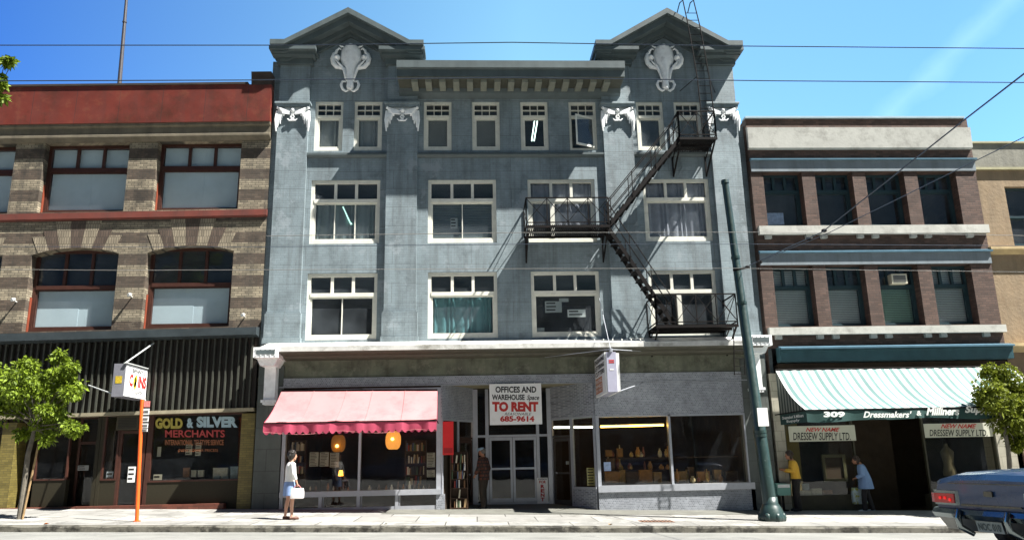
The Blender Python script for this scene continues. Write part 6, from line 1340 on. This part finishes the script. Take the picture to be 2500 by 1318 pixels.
for x, hw, z in ((1.55, .72, .99), (1.75, .70, 1.05), (2.25, .62, 1.36), (2.45, .60, 1.39), (3.3, .60, 1.39), (3.55, .62, 1.36), (4.2, .72, .96)): rg.append([Vector((x, -hw-.02, .93)), Vector((x, -hw, z-.04)), Vector((x, -hw+.09, z)), Vector((x, hw-.09, z)), Vector((x, hw, z-.04)), Vector((x, hw+.02, .93))])
b.rings(rg); b.build('roof', m_car, car, smooth=True)
b = KB(); b.quad((1.70, -.60, 1.045), (1.70, .60, 1.045), (2.20, .54, 1.345), (2.20, -.54, 1.345))
for s_ in (-1, 1):
    for x0, x1, x2, x3 in ((2.05, 2.75, 2.72, 2.38), (2.83, 3.85, 3.42, 2.83)): b.quad((x0, s_*.735, .98), (x1, s_*.735, .98), (x2, s_*.655, 1.32), (x3, s_*.655, 1.32))
b.quad((4.15, .62, .99), (4.15, -.62, .99), (3.62, -.54, 1.35), (3.62, .54, 1.35)); b.build('windows', m_cgl, car)
b = KB(); b.box(1.5, 4.9, -.80, .80, .20, .3); b.box(.15, 5.1, -.8, .8, .33, .45); b.build('underside', m_under, car)
for x in (1.15, 4.2):
    for s_ in (-1, 1):
        w_ = KB(); c0 = Vector((x, s_*.83, .32)); w_.rings([[c0+Vector((r*math.cos(t*math.pi/12), s_*o_, r*math.sin(t*math.pi/12))) for t in range(24)] for r, o_ in ((.2, -.1), (.30, -.1), (.325, -.07), (.325, .07), (.30, .1), (.2, .09))], False); wo = w_.build('wheel', m_tyre, car, smooth=True)
        w_ = KB(); w_.rings([[c0+Vector((r*math.cos(t*math.pi/12), s_*o_, r*math.sin(t*math.pi/12))) for t in range(24)] for r, o_ in ((.21, .08), (.19, .06), (.1, .075), (.03, .10))]); w_.build('rim', m_chr, wo, smooth=True)
b = KB()      # chrome bumper: blade plus lower lip, wrapping round the corners
def bump(z0, z1, out, m0): 
    pts = [(.55, -1.0), (.10, -1.0), (-.02-out, -.90), (-.10-out, -.5), (-.12-out, 0), (-.10-out, .5), (-.02-out, .90), (.10, 1.0), (.55, 1.0)]
    for p, q_ in zip(pts, pts[1:]):
        zmid = (z0+z1)/2; ex = -.035
        b.quad((p[0], p[1], z1), (q_[0], q_[1], z1), (q_[0]+ex, q_[1]*1.01, zmid), (p[0]+ex, p[1]*1.01, zmid)); b.quad((p[0]+ex, p[1]*1.01, zmid), (q_[0]+ex, q_[1]*1.01, zmid), (q_[0], q_[1], z0), (p[0], p[1], z0))
        b.quad((p[0], p[1], z1), (q_[0], q_[1], z1), (q_[0]+.12, q_[1]*.93, z1+.005), (p[0]+.12, p[1]*.93, z1+.005))
bump(.45, .56, .0, 0); b.build('bumper', m_chr, car, smooth=True)
b = KB()
pts = [(.45, -.97), (.12, -.95), (.0, -.86), (-.06, -.5), (-.07, 0), (-.06, .5), (.0, .86), (.12, .95), (.45, .97)]
for p, q_ in zip(pts, pts[1:]): b.quad((p[0], p[1], .45), (q_[0], q_[1], .45), (q_[0]+.10, q_[1]*.97, .30), (p[0]+.10, p[1]*.97, .30))
b.build('lower_valance', mat('dull_chrome_valance', (.16, .16, .15), .35, .2, 4, metal=.8), car)
b = KB()
for y in (-.36, .36): b = KB(); b.tube([(-.14, y, .56), (-.17, y, .47), (-.15, y, .36), (-.02, y+.06, .27)], [.035, .04, .04, .03], 10); b.build('bumper_guard', m_chr, car, smooth=True)
for s_ in (-1, 1):
    b = KB(); b.rings([[Vector((x+dx*0, s_*y, z)) for z in (.60, .61, .755, .775)]+[Vector((x+.05, s_*y, z)) for z in (.775, .60)] for x, y, dx in ((.25, .955, 0), (.03, .93, 0), (-.02, .86, 0), (-.03, .50, 0), (.02, .46, 0))]); t_ = b.build('tail_light_bezel', m_chr, car)
    b = KB(); b.rings([[Vector((x, s_*y, z)) for z in (.625, .63, .735, .74)]+[Vector((x+.03, s_*y, z)) for z in (.74, .625)] for x, y in ((.22, .962), (.01, .945), (-.04, .85), (-.048, .54), (-.04, .52))]); t_ = b.build('tail_light', m_tail, car)
    b = KB()
    for y in (.58, .66, .74): b.ell((-.05, s_*y, .665+.02*(y > .6)), .012, .022, .022, 8, 6)
    b.build('reflector', mat('glowing_red_lens', (.85, .02, .015), .15, emit=((1, .02, .01), .15)), t_)  # reflector lenses given a faint red glow of their own
b = KB(); b.box(-.022, -.005, -.44, .44, .60, .62); b.box(-.03, -.012, -.06, .06, .72, .78); b.box(-.012, .004, -.62, .62, .86, .868); b.build('boot_trim', mat('dark_chrome_trim', (.12, .11, .08), .3, .1, metal=.7), car)
b = KB(); b.quad((-.055, -.19, .31), (-.055, .19, .31), (-.085, .19, .44), (-.085, -.19, .44)); pl = b.build('number_plate', mat('dull_green_plate', (.20, .23, .21), .5, .1, 10), car)
b = KB(); vs, fs = text_mesh('NOC 010', .02); x0 = min(v.x for v in vs); x1 = max(v.x for v in vs); y1 = max(v.y for v in vs)
b.add([(-.090-.03*(-.0)+(.03)*(1-(v.y/y1)*.75-.15), -.16+.32*(v.x-x0)/(x1-x0), .335+.08*v.y/y1) for v in vs], fs); b.build('plate_lettering', mat('dark_plate_paint', (.03, .05, .05), .5), pl)
# ================================================================ the far side of the street, seen only in reflections
b = MB(); X_ = -30
ob = thing('street_building', 'long plain brick building across the street behind the photographer', 'building', (0, -36, 0))
b.wall(-40, 40, -1.5, 13, 0, [(-38+4*i, -35.6+4*i, 4.2, 6.4) for i in range(19)]+[(-38+4*i, -35.6+4*i, 8.2, 10.4) for i in range(19)]+[(-38+4*i, -35.0+4*i, .6, 3.0) for i in range(19)], .3)
b.v = [Vector((-p.x, -32.0-p.y, p.z)) for p in b.v]; b.quad((-40, -32, 13), (40, -32, 13), (40, -42, 13), (-40, -42, 13)); b.build('wall', mat('umber_brick', (.10, .08, .06), .8, .2, 1), ob)
b = MB(); b.quad((-40, -32.3, -1), (40, -32.3, -1), (40, -32.3, 12), (-40, -32.3, 12)); b.build('panes', mat('far_window_glass', (.02, .025, .03), .1), ob)

# parked cars on the far side, behind the photographer: they show only as reflections in the shop windows
for x, lab in ((-13.5, 'car parked across the street, reflected in the coin shop window'), (-4.5, 'car parked across the street, reflected in the bookshop window'), (3.2, 'car parked across the street, reflected in the right shop window'), (10.5, 'car parked across the street, reflected in the dress supply window')):
    o = dup(car, (x, -27.6, rz(x, -27.6)), lab, math.radians(180)-psi); o['group'] = 'cars parked across the street'
